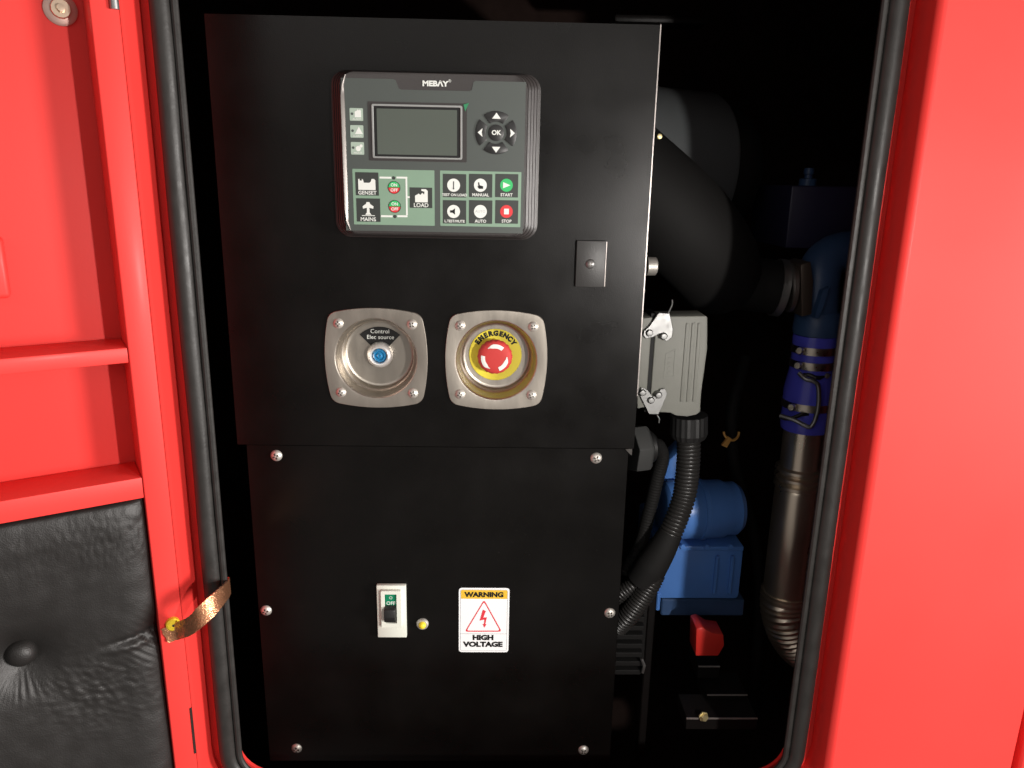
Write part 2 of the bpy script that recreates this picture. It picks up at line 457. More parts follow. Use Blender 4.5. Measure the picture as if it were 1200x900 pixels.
# bolt and washer at the head of the upper bay
bu, bz = D(71, 10, REC + 0.006)
part('washer', lathe(bmesh.new(), [(0, 0.0035), (0.0105, 0.0035), (0.0128, 0.002), (0.0128, 0.0)], (bu, REC + 0.0002, bz), (0, 1, 0), 28), mat('dull washer', (0.50, 0.34, 0.29), 0.5, metal=0.5), door)
part('bolt', lathe(bmesh.new(), [(0, 0.012), (0.0030, 0.0118), (0.0034, 0.009), (0.0036, 0.0072), (0.0072, 0.0072), (0.0078, 0.006), (0.0078, 0.0036)], (bu, REC, bz), (0, 1, 0), 12), mat('warm zinc', (0.72, 0.56, 0.42), 0.3, metal=0.9), door, ang=20)
# hinge knuckle at the top, dark strip at the bottom painting the shade of the hinge gap
part('hinge', lathe(bmesh.new(), [(0, 0), (0.0035, 0), (0.0035, 0.05), (0, 0.05)], (0.0035, 0.0022, D(139, 12)[1]), (0, 0, 1), 14), ZINC, door)
hz1, hz0 = D(234, 826)[1], D(236, 880)[1]
part('hinge_gap_shade', box(bmesh.new(), -0.0002, 0.0022, -0.004, 0.0006, hz0, hz1), CAVITY, door, smooth=False)

# black padded lining in the lower bay: one quilted sheet with real folds
PZ1 = b2[0] - 0.0008; PZ0 = DZ0 + 0.03
bu, bz = D(25, 769, -0.012)
su, sz = D(188, 742, 0.0)
def pad_h(u, z):
    e = min(u - FU, 0.03) / 0.03; et = min(PZ1 - z, 0.03) / 0.03
    e = max(e, 0); et = max(et, 0)
    h = -0.010 + 0.012 * math.sqrt(max(0, 1 - (1 - e) ** 2)) * math.sqrt(max(0.0, 1 - (1 - et) ** 2)) ** 0.5
    dx, dz = u - bu, z - bz; r = math.hypot(dx, dz); a = math.atan2(dz, dx)
    h -= 0.017 * math.exp(-(r / 0.026) ** 2) + 0.007 * math.exp(-(r / 0.085) ** 2)
    w = noise.noise(Vector((math.cos(a) * 2.2, math.sin(a) * 2.2, r * 9)))
    rad = math.sin(a * 46 + 5 * w + r * 30)
    low = 0.05 + 0.95 * max(0, math.cos(a - math.radians(265))) ** 1.5
    h += 0.0009 * rad * low * math.exp(-((r - 0.026) / 0.013) ** 2)
    # crinkles trailing down to the right from the button
    s = dx * math.cos(math.radians(212)) + dz * math.sin(math.radians(212)); q = -dx * math.sin(math.radians(212)) + dz * math.cos(math.radians(212))
    if s > 0:
        env = math.exp(-((s - 0.075) / 0.05) ** 2) * math.exp(-((q - 0.012) / 0.035) ** 2)
        h += 0.0010 * env * noise.noise(Vector((s * 110, q * 330, 3.1))) * 1.5
        h += 0.0008 * env * noise.noise(Vector((s * 160, q * 420, 8.1)))
    # small crinkles along the top edge
    env = math.exp(-((PZ1 - z - 0.03) / 0.03) ** 2) * (0.5 + 0.5 * noise.noise(Vector((u * 12, 1, 4))))
    h += 0.0010 * env * noise.noise(Vector((u * 330, z * 150, 6.0)))
    # pinch at the strap's end
    dx, dz = u - su, z - sz; r2 = math.hypot(dx, dz)
    h -= 0.009 * math.exp(-(r2 / 0.017) ** 2)
    h -= 0.004 * math.exp(-(dz / 0.004) ** 2) * math.exp(-((dx - 0.022) / 0.022) ** 2)
    h += 0.0028 * math.exp(-((dz + 0.006) / 0.004) ** 2) * math.exp(-((dx - 0.024) / 0.02) ** 2)
    h += 0.0022 * math.sin((dx - dz) * 700 + 2 * w) * math.exp(-(r2 / 0.024) ** 2) * (1 if dz < 0.004 else 0.25)
    h += 0.0025 * noise.noise(Vector((u * 9, z * 9, 2))) + 0.0006 * noise.noise(Vector((u * 60, z * 60, 9)))
    return h
bm = bmesh.new(); NU, NZ = 190, 230
umax, zmin = FU + 0.30, -0.93
g = [[bm.verts.new((FU + 0.0006 + (umax - FU) * i / NU, pad_h(FU + 0.0006 + (umax - FU) * i / NU, PZ1 + (zmin - PZ1) * j / NZ), PZ1 + (zmin - PZ1) * j / NZ)) for j in range(NZ + 1)] for i in range(NU + 1)]
for i in range(NU):
    for j in range(NZ): bm.faces.new((g[i][j], g[i + 1][j], g[i + 1][j + 1], g[i][j + 1]))
# turned-in rim so that the sheet has depth
rim = [g[i][0] for i in range(NU + 1)] + [g[NU][j] for j in range(1, NZ + 1)] + [g[i][NZ] for i in range(NU - 1, -1, -1)] + [g[0][j] for j in range(NZ - 1, 0, -1)]
low = [bm.verts.new((v.co.x, REC + 0.001, v.co.z)) for v in rim]
for i in range(len(rim)):
    j = (i + 1) % len(rim); bm.faces.new((rim[i], rim[j], low[j], low[i]))
pad = part('padded_lining', bm, LEATHER, door, ang=80)
hb = pad_h(bu, bz)
part('tuft_button', lathe(bmesh.new(), [(0, 0.0125), (0.004, 0.0122), (0.008, 0.0105), (0.0112, 0.0075), (0.0132, 0.0035), (0.0135, 0.0005), (0.012, -0.002)], (bu, hb + 0.001, bz), (0, 1, 0), 28), LEATHER, pad)

# ------------------------------------------------------------------ copper earthing strap from the door to the cabinet
strap = root('earth_strap', 'braided copper earth strap looped from the red door edge over the black seal', 'earth strap', P(230, 720, -0.14))
p0 = HINGE + DU * D(193, 745)[0] + DN * 0.0015 + Vector((0, 0, D(193, 744)[1]))
p1 = HINGE + DU * D(207, 740, 0.006)[0] + DN * 0.007 + Vector((0, 0, D(207, 739, 0.006)[1]))
path = spline([p0, p1, P(222, 734, -0.166), P(236, 722, -0.170), P(251, 707, -0.160), P(262, 696, -0.140), P(267, 690, -0.118), P(268, 686, -0.100), P(262, 690, -0.084), P(250, 700, -0.080)], 8)
bm = bmesh.new(); prev = None; W2 = 0.0086
n = len(path)
for i, p in enumerate(path):
    t = (path[min(i + 1, n - 1)] - path[max(i - 1, 0)]).normalized()
    side = (Vector((0.0, 0.0, 1)) - t * t.z); side.normalize()
    nn = t.cross(side)
    tw = 0.55 * math.exp(-((i - 26) / 11) ** 2)          # the strap twists and shows its face upward
    side, nn = side * math.cos(tw) - nn * math.sin(tw), nn * math.cos(tw) + side * math.sin(tw)
    row = []
    for k in range(7):
        s = (k / 6 - 0.5) * 2
        row.append(p + side * (s * W2) + nn * (0.0007 * math.sin(i * 2.4 + k * 2.1)))
    top = [bm.verts.new(q + nn * 0.0009) for q in row]; bot = [bm.verts.new(q - nn * 0.0009) for q in row]
    ring = top + bot[::-1]
    if prev:
        for k in range(len(ring)): bm.faces.new((prev[k], prev[(k + 1) % len(ring)], ring[(k + 1) % len(ring)], ring[k]))
    else: bm.faces.new(ring)
    prev = ring
bm.faces.new(prev[::-1])
part('braid', bm, COPPER, strap, ang=50)
yo, yz = D(203, 732, 0.004)
q = HINGE + DU * yo + Vector((0, 0, yz))
part('yellow_lug', lathe(bmesh.new(), [(0.0015, 0.006), (0.0052, 0.006), (0.0066, 0.0045), (0.0066, 0.0002)], q, DN, 20), YELLOW, strap)
part('lug_bolt', lathe(bmesh.new(), [(0, 0.005), (0.0017, 0.005), (0.0017, 0.0)], q, DN, 8), SLOT, strap)

# ================================================================== control cabinet
cab = root('control_cabinet', 'tall black powder-coated control cabinet standing in the opening of the red canopy', 'control cabinet', (0, 0.1, -0.875))
UZ0, LZ0 = -0.4466, -0.876
CX = 0.066; CZ = -0.3445
hole1 = circle(-CX, CZ, 0.0458, 40); hole2 = circle(CX, CZ - 0.0005, 0.0458, 40)
up = plate_with_holes([(-0.225, UZ0), (0.225, UZ0), (0.225, 0.0), (-0.225, 0.0)], [hole1[::-1], hole2[::-1]], 0.0, 0.0025)
part('upper_front_plate', up, BLACKPC, cab, smooth=False)
bm = bmesh.new()
box(bm, -0.2248, -0.2228, 0.0027, 0.26, UZ0, -0.0002); box(bm, 0.2228, 0.2248, 0.0027, 0.26, UZ0, -0.0002)
box(bm, -0.2226, 0.2226, 0.0027, 0.26, -0.0022, -0.0002); box(bm, -0.2226, 0.2226, 0.0027, 0.26, UZ0, UZ0 + 0.002); box(bm, -0.2226, 0.2226, 0.258, 0.26, UZ0 + 0.0022, -0.0024)
part('upper_shell', bm, BLACKPC, cab, smooth=False)
EDGE = mat('edge highlight', (0.42, 0.38, 0.36), 0.35, metal=0.6, var=0.5, vscale=120)  # pale metal that paints the bright line of light on right-hand edges
part('lit_edge', box(bmesh.new(), 0.2245, 0.2256, -0.0006, 0.0018, UZ0 * 0.86, 0.0004), EDGE, cab, smooth=False)
part('lower_front_plate', bevel(box(bmesh.new(), -0.2166, 0.2200, 0.0035, 0.006, LZ0, UZ0 - 0.0015), 0.0006, 1), BLACKPC, cab)
part('lower_shell', box(bmesh.new(), -0.2160, 0.2194, 0.0065, 0.26, LZ0, UZ0 - 0.002), BLACKPC, cab, smooth=False)
part('corner_tab', prism(bmesh.new(), [(P(733, 526.5, 0.0).x, UZ0 - 0.0012), (P(741, 526.5, 0).x, UZ0 - 0.0006), (P(740.5, 533, 0).x, UZ0 - 0.009)], 0.0005, 0.002), mat('tab grey', (0.06, 0.055, 0.05), 0.4), cab, smooth=False)
for k, (px, py) in enumerate(((323, 535), (699, 538), (311, 717), (715, 720), (347, 879), (684, 881))):
    p = P(px, py, 0.0)
    dome_screw(p.x, 0.0034, p.z, 0.0068, cab, turn=0.4 + k * 0.7)
x0, x1, z0, z1 = rect(675, 282, 709.5, 336.5, -0.004)
cover = part('lock_cover', bevel(box(bmesh.new(), x0, x1, -0.0045, -0.0002, z0, z1), 0.0009, 2), COVERPC, cab, label='small charcoal cover plate held by one screw')
part('lit_edge', box(bmesh.new(), x1 - 0.0002, x1 + 0.0006, -0.0049, -0.002, z0 + 0.001, z1 - 0.001), EDGE, cover, smooth=False)  # highlight on the cover's right side, put in as a pale strip
p = P(692, 309.5, -0.006)
dome_screw(p.x, -0.0045, p.z, 0.0052, cover, m=ZINC, turn=0.8)

# ================================================================== generator controller
ctl = root('generator_controller', 'grey green generator controller with display and key pad on the black cabinet', 'controller', (0.001, 0, -0.131))
YT = -0.020                  # face height over the cabinet
FX0, FX1 = -0.0893, 0.0908
FZ0, FZ1 = P(510, 275, YT).z, P(510, 86, YT).z
bx0, bx1, bz0, bz1 = -0.1035, 0.1072, -0.2128, -0.0492
bm = bmesh.new(); rings = []
def ring_rr(x0, x1, z0, z1, r, y): return [bm.verts.new((x, y, z)) for x, z in rrect(x0, x1, z0, z1, r, 7)]
def mix(t, r, y):
    return ring_rr(bx0 + (FX0 - bx0) * t, bx1 + (FX1 - bx1) * t, bz0 + (FZ0 - bz0) * t, bz1 + (FZ1 - bz1) * t, r, y)
rings = [mix(0, 0.016, -0.0003), mix(0, 0.016, -0.004)]
for k in range(4):           # stepped flutes down the sloping sides
    t = 0.12 + 0.19 * k
    rings += [mix(t, 0.015, -0.0045 - 0.0034 * k), mix(t + 0.02, 0.015, -0.0068 - 0.0034 * k), mix(t + 0.09, 0.0145, -0.0076 - 0.0034 * k), mix(t + 0.13, 0.0145, -0.0072 - 0.0034 * k)]
rings += [mix(0.93, 0.0125, -0.0175), mix(0.975, 0.012, -0.0194), mix(1.03, 0.0115, YT - 0.0003), mix(1.10, 0.011, YT)]
for a, b in zip(rings, rings[1:]):
    for i in range(len(a)):
        j = (i + 1) % len(a); bm.faces.new((a[i], a[j], b[j], b[i]))
bm.faces.new(rings[-1])
housing = part('housing', bm, HOUSING, ctl, ang=25)
for sx, x_ in ((1, FX0),):
    bm = bmesh.new()
    sect = [(x_ - sx * 0.0022, YT + 0.002), (x_ - sx * 0.0020, YT - 0.0022), (x_ - sx * 0.0012, YT - 0.0029), (x_ - sx * 0.0004, YT - 0.0027), (x_ + sx * 0.0022, YT - 0.0016), (x_ + sx * 0.0027, YT + 0.0004)]
    za, zb = FZ0 + 0.003, FZ1 - 0.003
    cols_ = []
    for k in range(17):          # the ridge sinks and narrows towards both ends
        f = k / 16; w_ = min(1.0, 0.15 + 6 * min(f, 1 - f)); z = za + (zb - za) * f
        cols_.append([bm.verts.new((x_ - sx * 0.0002 + (a - x_ + sx * 0.0002) * w_ + sx * 0.004 * max(0, 1 - 9 * min(f, 1 - f)) ** 2, YT + (b - YT) * (0.3 + 0.7 * w_), z)) for a, b in sect])
    for c0, c1 in zip(cols_, cols_[1:]):
        for i in range(len(sect) - 1): bm.faces.new((c0[i], c0[i + 1], c1[i + 1], c1[i]))
    bm.faces.new(cols_[0]); bm.faces.new(cols_[-1][::-1])
    part('side_trim', bm, TRIM, ctl, ang=50)
def Z1(zx, zy): return 380 + zx / 4.093, 70 + zy / 4.093     # enlarged crop to picture
def crect(a, b, c, d, y): 
    p, q = Z1(a, b), Z1(c, d); return rect(p[0], p[1], q[0], q[1], y)
def cpt(a, b, y): 
    p = Z1(a, b); v = P(p[0], p[1], y); return v.x, v.z
# face film with the notch for the maker's name
x0, x1, z0, z1 = crect(93, 97, 960, 826, YT)
t0 = cpt(330, 97, YT)[0]; t1 = cpt(728, 97, YT)[0]; tz = cpt(530, 147, YT)[1]; t2 = cpt(365, 147, YT)[0]; t3 = cpt(700, 147, YT)[0]
face_pts = [(x0, z0), (x1, z0), (x1, z1), (t1, z1), (t1 - 0.0025, z1 - 0.0012), (t3 + 0.0015, tz + 0.001), (t3 - 0.001, tz), (t2 + 0.001, tz), (t2 - 0.0015, tz + 0.001), (t0 + 0.0025, z1 - 0.0012), (t0, z1), (x0, z1)]
flat('face_film', face_pts, YT, FACE, ctl, 0.0004)
Y1 = YT - 0.0004
p = cpt(535, 116, YT)
lettering('MEB\u039bY', 0.0068, p[0] - 0.0006, Y1, p[1], WHITEF, ctl, bold=0.0003, sx=1.18)
p = cpt(602, 103, YT); lettering('®', 0.0038, p[0], Y1, p[1], WHITEF, ctl)
# screen
x0, x1, z0, z1 = crect(212, 205, 684, 488, Y1)
surr = part('screen_surround', prism(bmesh.new(), rrect(x0, x1, z0, z1, 0.001, 2), Y1, Y1 - 0.0004), HOUSING, ctl, smooth=False)
a = crect(230, 216, 662, 476, Y1); b = crect(239, 226, 653, 467, Y1)
frm = part('screen_frame', bevel(frame_prism(bmesh.new(), rrect(*a, 0.0016, 4), rrect(*b, 0.0011, 4), Y1 - 0.0005, Y1 - 0.0016), 0.0002, 1), SILVERF, ctl)
flat('screen_mask', rrect(*b, 0.001, 3), Y1 - 0.0005, INK, ctl, 0.0002)
c = crect(254, 238, 637, 457, Y1)
flat('screen', rrect(*c, 0.0005, 2), Y1 - 0.0008, LCD, ctl, 0.0002)
q0 = cpt(668, 215, Y1); q1 = cpt(694, 208, Y1); q2 = cpt(676, 248, Y1)
flat('film_tab', [q0, q1, q2], Y1 - 0.0007, mat('green pull tab', (0.03, 0.20, 0.09), 0.3), ctl, 0.0003, label='tiny green pull tab at the corner of the screen')
# three status tiles
for k, (a, b, c, d) in enumerate(((122, 232, 186, 293), (125, 314, 188, 374), (128, 395, 191, 455))):
    r = crect(a, b, c, d, Y1)
    t = flat('status_tile', rrect(*r, 0.0008, 2), Y1, PALEF, ctl, 0.0003)
    w, h = r[1] - r[0], r[3] - r[2]; yy = Y1 - 0.0003
    X = lambda f: r[0] + w * f
    Zz = lambda f: r[2] + h * f
    if k == 0: pts = [(X(.38), Zz(.28)), (X(.85), Zz(.28)), (X(.85), Zz(.78)), (X(.78), Zz(.92)), (X(.70), Zz(.80)), (X(.62), Zz(.92)), (X(.55), Zz(.80)), (X(.38), Zz(.72))]
    elif k == 1: pts = [(X(.35), Zz(.30)), (X(.95), Zz(.30)), (X(.66), Zz(.88))]
    else: pts = circle(X(.56), Zz(.48), w * 0.2, 12)
    flat('symbol', pts, yy, WHITEF, t, 0.0002)
    if k == 2: flat('symbol', circle(X(.78), Zz(.70), w * 0.12, 10), yy, WHITEF, t, 0.0002)
    flat('symbol', circle(X(.18), Zz(.55), w * 0.10, 10), yy, FACE, t, 0.0002)
    lettering(('ALARM', 'ALARM', 'MAINT')[k], h * 0.22, X(.52), yy - 0.0001, Zz(.13), WHITEF, t)
# navigation keys
cx, cz = cpt(825, 351, Y1); R1 = 0.0196; 
for k in range(4):
    am = PI / 2 * k; h = math.radians(37)
    o = part('arrow_key', bevel(prism(bmesh.new(), sector(cx, cz, R1 * 0.55, R1 * 1.05, am - h, am + h, 9), Y1, Y1 - 0.0014), 0.0005, 2), KEYBLK, ctl)
    c, s = math.cos(am), math.sin(am)
    tri = [(0.95, 0), (0.70, 0.21), (0.74, 0.0), (0.70, -0.21)] if k in (0, 2) else [(0.97, 0), (0.68, 0.22), (0.68, -0.22)]
    flat('arrow', [(cx + (a * c - b * s) * R1, cz + (a * s + b * c) * R1) for a, b in tri], Y1 - 0.0014, WHITEF, o, 0.0002)
o = part('ok_key', bevel(prism(bmesh.new(), circle(cx, cz, R1 * 0.40, 24), Y1, Y1 - 0.0014), 0.0005, 2), KEYBLK, ctl)
lettering('OK', 0.0062, cx, Y1 - 0.0015, cz, WHITEF, o, bold=0.0002)

# left mimic panel
x0, x1, z0, z1 = crect(139, 527, 529, 793, Y1)
mim = flat('mimic_panel', rrect(x0, x1, z0, z1, 0.0005, 2), Y1, GREENF, ctl, 0.0002)
Y2 = Y1 - 0.0002
def ctile(a, b, c, d, parent, name='tile'):
    r = crect(a, b, c, d, Y2)
    t = flat(name, rrect(*r, 0.0004, 2), Y2, TILE, parent, 0.0002)
    return r, t
def shape(name, r, pts, parent, m=WHITEF, y=Y2 - 0.0002):
    w, h = r[1] - r[0], r[3] - r[2]
    return flat(name, [(r[0] + w * a, r[2] + h * b) for a, b in pts], y, m, parent, 0.0002)
mk = [None]
def sub(word, r, fx, fz, size, parent, bold=0.00008):
    w, h = r[1] - r[0], r[3] - r[2]
    lettering(word, size, r[0] + w * fx, Y2 - 0.0003, r[2] + h * fz, WHITEF, parent, bold=bold)
# tiles hang from the controller itself (mimic print below them)
r, t = ctile(150, 540, 261, 651, ctl, 'source_tile')
shape('symbol', r, [(.12, .24), (.86, .24), (.86, .66), (.80, .72), (.70, .72), (.66, .60), (.60, .55), (.36, .55), (.33, .68), (.28, .72), (.28, .64), (.18, .64), (.18, .72), (.12, .70)], t)
sub('GENSET', r, .5, .11, 0.0052, t)
r, t = ctile(155, 665, 269, 777, ctl, 'source_tile')
shape('symbol', r, [(.36, .30), (.62, .30), (.55, .40), (.54, .60), (.70, .56), (.72, .66), (.58, .76), (.55, .84), (.43, .84), (.40, .76), (.26, .66), (.28, .56), (.44, .60), (.43, .40)], t)
shape('symbol', r, [(.22, .25), (.76, .25), (.76, .28), (.22, .28)], t); sub('MAINS', r, .48, .10, 0.0054, t)
r, t = ctile(410, 613, 518, 711, ctl, 'source_tile')
shape('symbol', r, [(.24, .28), (.80, .28), (.80, .84), (.72, .92), (.52, .92), (.52, .84), (.66, .80), (.64, .66), (.56, .74), (.48, .64), (.40, .70), (.24, .60)], t)
sub('LOAD', r, .5, .13, 0.0056, t)
bm = bmesh.new()
for a, b, c, d in ((265, 561, 322, 570), (346, 561, 398, 570), (391, 570.5, 399, 745.5), (272, 746, 328, 755), (350, 746, 399, 755), (399.5, 655, 410, 663)):
    r = crect(a, b, c, d, Y2); prism(bm, rrect(*r, 0.0001, 1), Y2, Y2 - 0.0002)
part('mimic_lines', bm, WHITEF, mim, smooth=False)
for a, b in ((333, 567), (339, 752)):
    p = cpt(a, b, Y2); flat('status_dot', circle(p[0], p[1], 0.0017, 10), Y2, TILE, mim, 0.0003)
for a, b in ((335, 613), (338, 704)):
    p = cpt(a, b, Y2); rr = 0.0064
    o = part('breaker_key', prism(bmesh.new(), circle(p[0], p[1], rr, 24), Y2, Y2 - 0.0003), KEYBLK, ctl, smooth=False)
    flat('green_half', circle(p[0], p[1] + 0.0002, rr * 0.88, 14, 0, PI), Y2 - 0.0003, GREENB, o, 0.0002)
    flat('red_half', circle(p[0], p[1] - 0.0002, rr * 0.88, 14, PI, 2 * PI), Y2 - 0.0003, REDB, o, 0.0002)
    lettering('ON', 0.0042, p[0], Y2 - 0.0006, p[1] + 0.0024, WHITEF, o, bold=0.0001); lettering('OFF', 0.0042, p[0], Y2 - 0.0006, p[1] - 0.0026, WHITEF, o, bold=0.0001)
# right key panel
x0, x1, z0, z1 = crect(556, 535, 943, 800, Y1)
kp = flat('key_panel', rrect(x0, x1, z0, z1, 0.0005, 2), Y1, GREENF, ctl, 0.0002)
words = (('TEST ON LOAD', 'MANUAL', 'START'), ('L.TEST/MUTE', 'AUTO', 'STOP'))
for j, (ya, yb) in enumerate(((548, 660), (674, 786))):
    for i, (xa, xb) in enumerate(((569, 681), (694, 806), (820, 930))):
        r, t = ctile(xa, ya, xb, yb, ctl, 'function_key')
        w, h = r[1] - r[0], r[3] - r[2]; ex, ez = r[0] + w * (0.46 if i == 0 else .49), r[2] + h * 0.52
        disc = WHITEF if i < 2 else (GREENB, REDB)[j]
        flat('disc', circle(ex, ez, w * 0.275, 28), Y2 - 0.0002, disc, t, 0.0002)
        yy = Y2 - 0.0004
        if i == 2 and j == 0: flat('symbol', [(ex - w * .15, ez - w * .13), (ex + w * .17, ez), (ex - w * .15, ez + w * .13)], yy, WHITEF, t, 0.0002)
        elif i == 2: flat('symbol', rrect(ex - w * .105, ex + w * .105, ez - w * .12, ez + w * .12, 0.0004, 2), yy, WHITEF, t, 0.0002)
        elif i == 0 and j == 0:
            flat('symbol', [(ex - .02 * w, ez - .13 * w), (ex + .02 * w, ez - .13 * w), (ex + .02 * w, ez + .16 * w), (ex - .02 * w, ez + .16 * w)], yy, TILE, t, 0.0002)
            flat('symbol', circle(ex, ez - .14 * w, .035 * w, 8), yy - 0.0002, TILE, t, 0.0002)
        elif i == 0: flat('symbol', [(ex - w * .15, ez - w * .05), (ex - w * .05, ez - w * .05), (ex + w * .06, ez - w * .13), (ex + w * .06, ez + w * .13), (ex - w * .05, ez + w * .05), (ex - w * .15, ez + w * .05)], yy, INK, t, 0.0002)
        elif j == 0: flat('symbol', [(ex - w * .10, ez + w * .12), (ex - w * .05, ez + w * .12), (ex - w * .03, ez), (ex + w * .12, ez - w * .04), (ex + w * .12, ez - w * .15), (ex - w * .06, ez - w * .15), (ex - w * .12, ez - w * .06), (ex - w * .08, ez - w * .02)], yy, INK, t, 0.0002)
        else: lettering('AUTO', 0.0038, ex, yy, ez, GREYINK, t)
        lettering(words[j][i], 0.0036 if i == 0 else 0.0042, r[0] + w * .5, Y2 - 0.0003, r[2] + h * 0.10, WHITEF, t, bold=0.00008)

# ================================================================== recessed bowls
def bowl_mesh(cx, cz):
    bm = bmesh.new(); N_ = 160
    # bowed sides (radius 0.2) joined by rounded corners (radius 0.012)
    def inside(x, z):
        x, z = abs(x), abs(z); d, rc, k = 0.03998, 0.012, 0.1437
        if x / (z + k) > d / (d + k) and z / (x + k) > d / (d + k): return math.hypot(x - d, z - d) < rc
        return math.hypot(x, z + k) < 0.2 and math.hypot(x + k, z) < 0.2
    # the same bearings for the outline and for the round rings
    th = [-PI + 2 * PI * (k + 0.5) / N_ for k in range(N_)]
    def rad_at(t):
        lo, hi = 0.03, 0.09
        for _ in range(24):
            m = (lo + hi) / 2
            if inside(m * math.cos(t), m * math.sin(t)): lo = m
            else: hi = m
        return lo
    rt = {t: rad_at(t) for t in th}
    def sq(t, s, y): return cx + rt[t] * s * math.cos(t), y, cz + rt[t] * s * math.sin(t)
    rings = [[bm.verts.new(sq(t, s, y)) for t in th] for s, y in ((1.0, -0.0003), (1.0, -0.0016), (0.992, -0.0022))]
    # angular matching for the round rings
    def ang(t): return t
    for r, y in ((0.0462, -0.0022), (0.0452, -0.0020), (0.0444, -0.0012), (0.0438, 0.0005), (0.0428, 0.0060), (0.0415, 0.0115), (0.0405, 0.0135), (0.0392, 0.0148), (0.0388, 0.0170), (0.0384, 0.0205), (0.0376, 0.0225), (0.0362, 0.0234), (0.0345, 0.0236), (0.012, 0.0236)):
        rings.append([bm.verts.new((cx + r * math.cos(ang(t)), y, cz + r * math.sin(ang(t)))) for t in th])
    for a, b in zip(rings, rings[1:]):
        for i in range(N_):
            j = (i + 1) % N_; bm.faces.new((a[i], a[j], b[j], b[i]))
    bm.faces.new(rings[-1])
    return bm
FL = 0.0236
def make_bowl(name, label, cat, cx, cz):
    t = root(name, label, cat, (cx, 0, cz))
    part('bowl', bowl_mesh(cx, cz), STEEL, t, ang=32)
    for k, (sx, sz) in enumerate(((-1, 1), (1, 1), (-1, -1), (1, -1))):
        dome_screw(cx + sx * 0.0398, -0.0022, cz + sz * 0.0388, 0.0058, t, turn=k * 0.9)
    return t
sw = make_bowl('control_switch', 'steel bowl with blue-lensed control power switch, left of the red emergency stop', 'switch', -CX, CZ)
b = P(444.5, 417, FL - 0.009)
cx, cz = b.x, b.z
a0, a1 = PI / 2 - math.radians(44), PI / 2 + math.radians(44)
pl = flat('name_plate', sector(cx, cz - 0.001, 0.012, 0.0325, a0, a1, 14), FL - 0.0002, INK, sw, 0.0008)
lettering('Control', 0.0066, cx + 0.0002, FL - 0.0011, cz + 0.0262, WHITEF, pl)
lettering('Elec source', 0.0066, cx + 0.0006, FL - 0.0011, cz + 0.0196, WHITEF, pl)
part('collar', lathe(bmesh.new(), [(0.0082, 0.007), (0.0090, 0.0095), (0.0105, 0.0098), (0.0125, 0.0085), (0.0140, 0.006), (0.0146, 0.003), (0.0146, 0.0)], (cx, FL - 0.0011, cz), (0, -1, 0), 36), CHROME, sw)
part('blue_lens', lathe(bmesh.new(), [(0, 0.0075), (0.002, 0.0090), (0.0045, 0.0070), (0.006, 0.0086), (0.0080, 0.0068), (0.0082, 0.002)], (cx, FL - 0.0011, cz), (0, -1, 0), 9), BLUEGL, sw, smooth=False)

es = make_bowl('emergency_stop', 'steel bowl with red emergency stop button on a yellow disc, right of the blue switch', 'emergency stop', CX, CZ - 0.0005)
p = P(580.5, 415.5, FL); lx, lz = p.x, p.z
ring_ = part('warning_disc', lathe(bmesh.new(), [(0.008, 0.0012), (0.0292, 0.0012), (0.0298, 0.0007), (0.0298, 0.0)], (lx, FL - 0.0003, lz), (0, -1, 0), 48), YELLOWS, es)
bm = bmesh.new(); word = 'EMERGENCY'
wd = [1, 1.12, 1, 1.04, 1.08, 1, 1.04, 1.04, 1]; tot = sum(wd); acc = 0
for ch, w in zip(word, wd):
    f = (acc + w / 2) / tot; acc += w
    a = math.radians(61) * (1 - 2 * f)
    text_bm(bm, ch, 0.0076, lx - 0.0247 * math.sin(a), FL - 0.0016, lz + 0.0247 * math.cos(a), bold=0.00055, rot=a, sx=1.0)
part('lettering', bm, INK, ring_, smooth=False)
p = P(580, 419.5, FL - 0.02); kx, kz = p.x, p.z
bm = bmesh.new(); N_ = 72
rings = []
for r, h, sc in ((0.0115, 0.0, 0), (0.0115, 0.006, 0), (0.0175, 0.0075, 0.5), (0.0192, 0.0095, 1), (0.0194, 0.0125, 1), (0.0188, 0.0155, 0.6), (0.0176, 0.0175, 0), (0.0150, 0.0188, 0), (0.0100, 0.0194, 0), (0.0050, 0.0196, 0)):
    rings.append([bm.verts.new((kx + (r + sc * 0.0004 * math.cos(18 * 2 * PI * k / N_)) * math.cos(2 * PI * k / N_), FL - 0.0016 - h, kz + (r + sc * 0.0004 * math.cos(18 * 2 * PI * k / N_)) * math.sin(2 * PI * k / N_))) for k in range(N_)])
for a, b in zip(rings, rings[1:]):
    for i in range(N_): bm.faces.new((a[i], a[(i + 1) % N_], b[(i + 1) % N_], b[i]))
bm.faces.new(rings[-1])
btn = part('stop_button', bm, REDBTN, es)
ya = FL - 0.0016
for k in range(3):
    am = math.radians(88 + 120 * k)
    bm = bmesh.new(); a_, b_ = am - math.radians(38), am + math.radians(38)
    # the mark follows the crown of the button
    rows = []
    for q in range(15):
        a = a_ + (b_ - a_) * q / 14
        taper = 1.0 if q < 10 else max(0.25, (14 - q) / 4.5)
        row = []
        for r, h in ((0.0132 - 0.0022 * taper, 0.01935), (0.0132, 0.01930), (0.0132 + 0.0023 * taper, 0.01885)):
            row.append(bm.verts.new((kx + r * math.cos(a), ya - h - 0.0002, kz + r * math.sin(a))))
        rows.append(row)
    for u, v in zip(rows, rows[1:]):
        for i in range(2): bm.faces.new((u[i], u[i + 1], v[i + 1], v[i]))
    r_ = bmesh.ops.extrude_face_region(bm, geom=bm.faces[:])
    for v in [g_ for g_ in r_['geom'] if isinstance(g_, bmesh.types.BMVert)]: v.co.y += 0.0004
    part('arrow_mark', bm, WHITEF, btn, smooth=False)

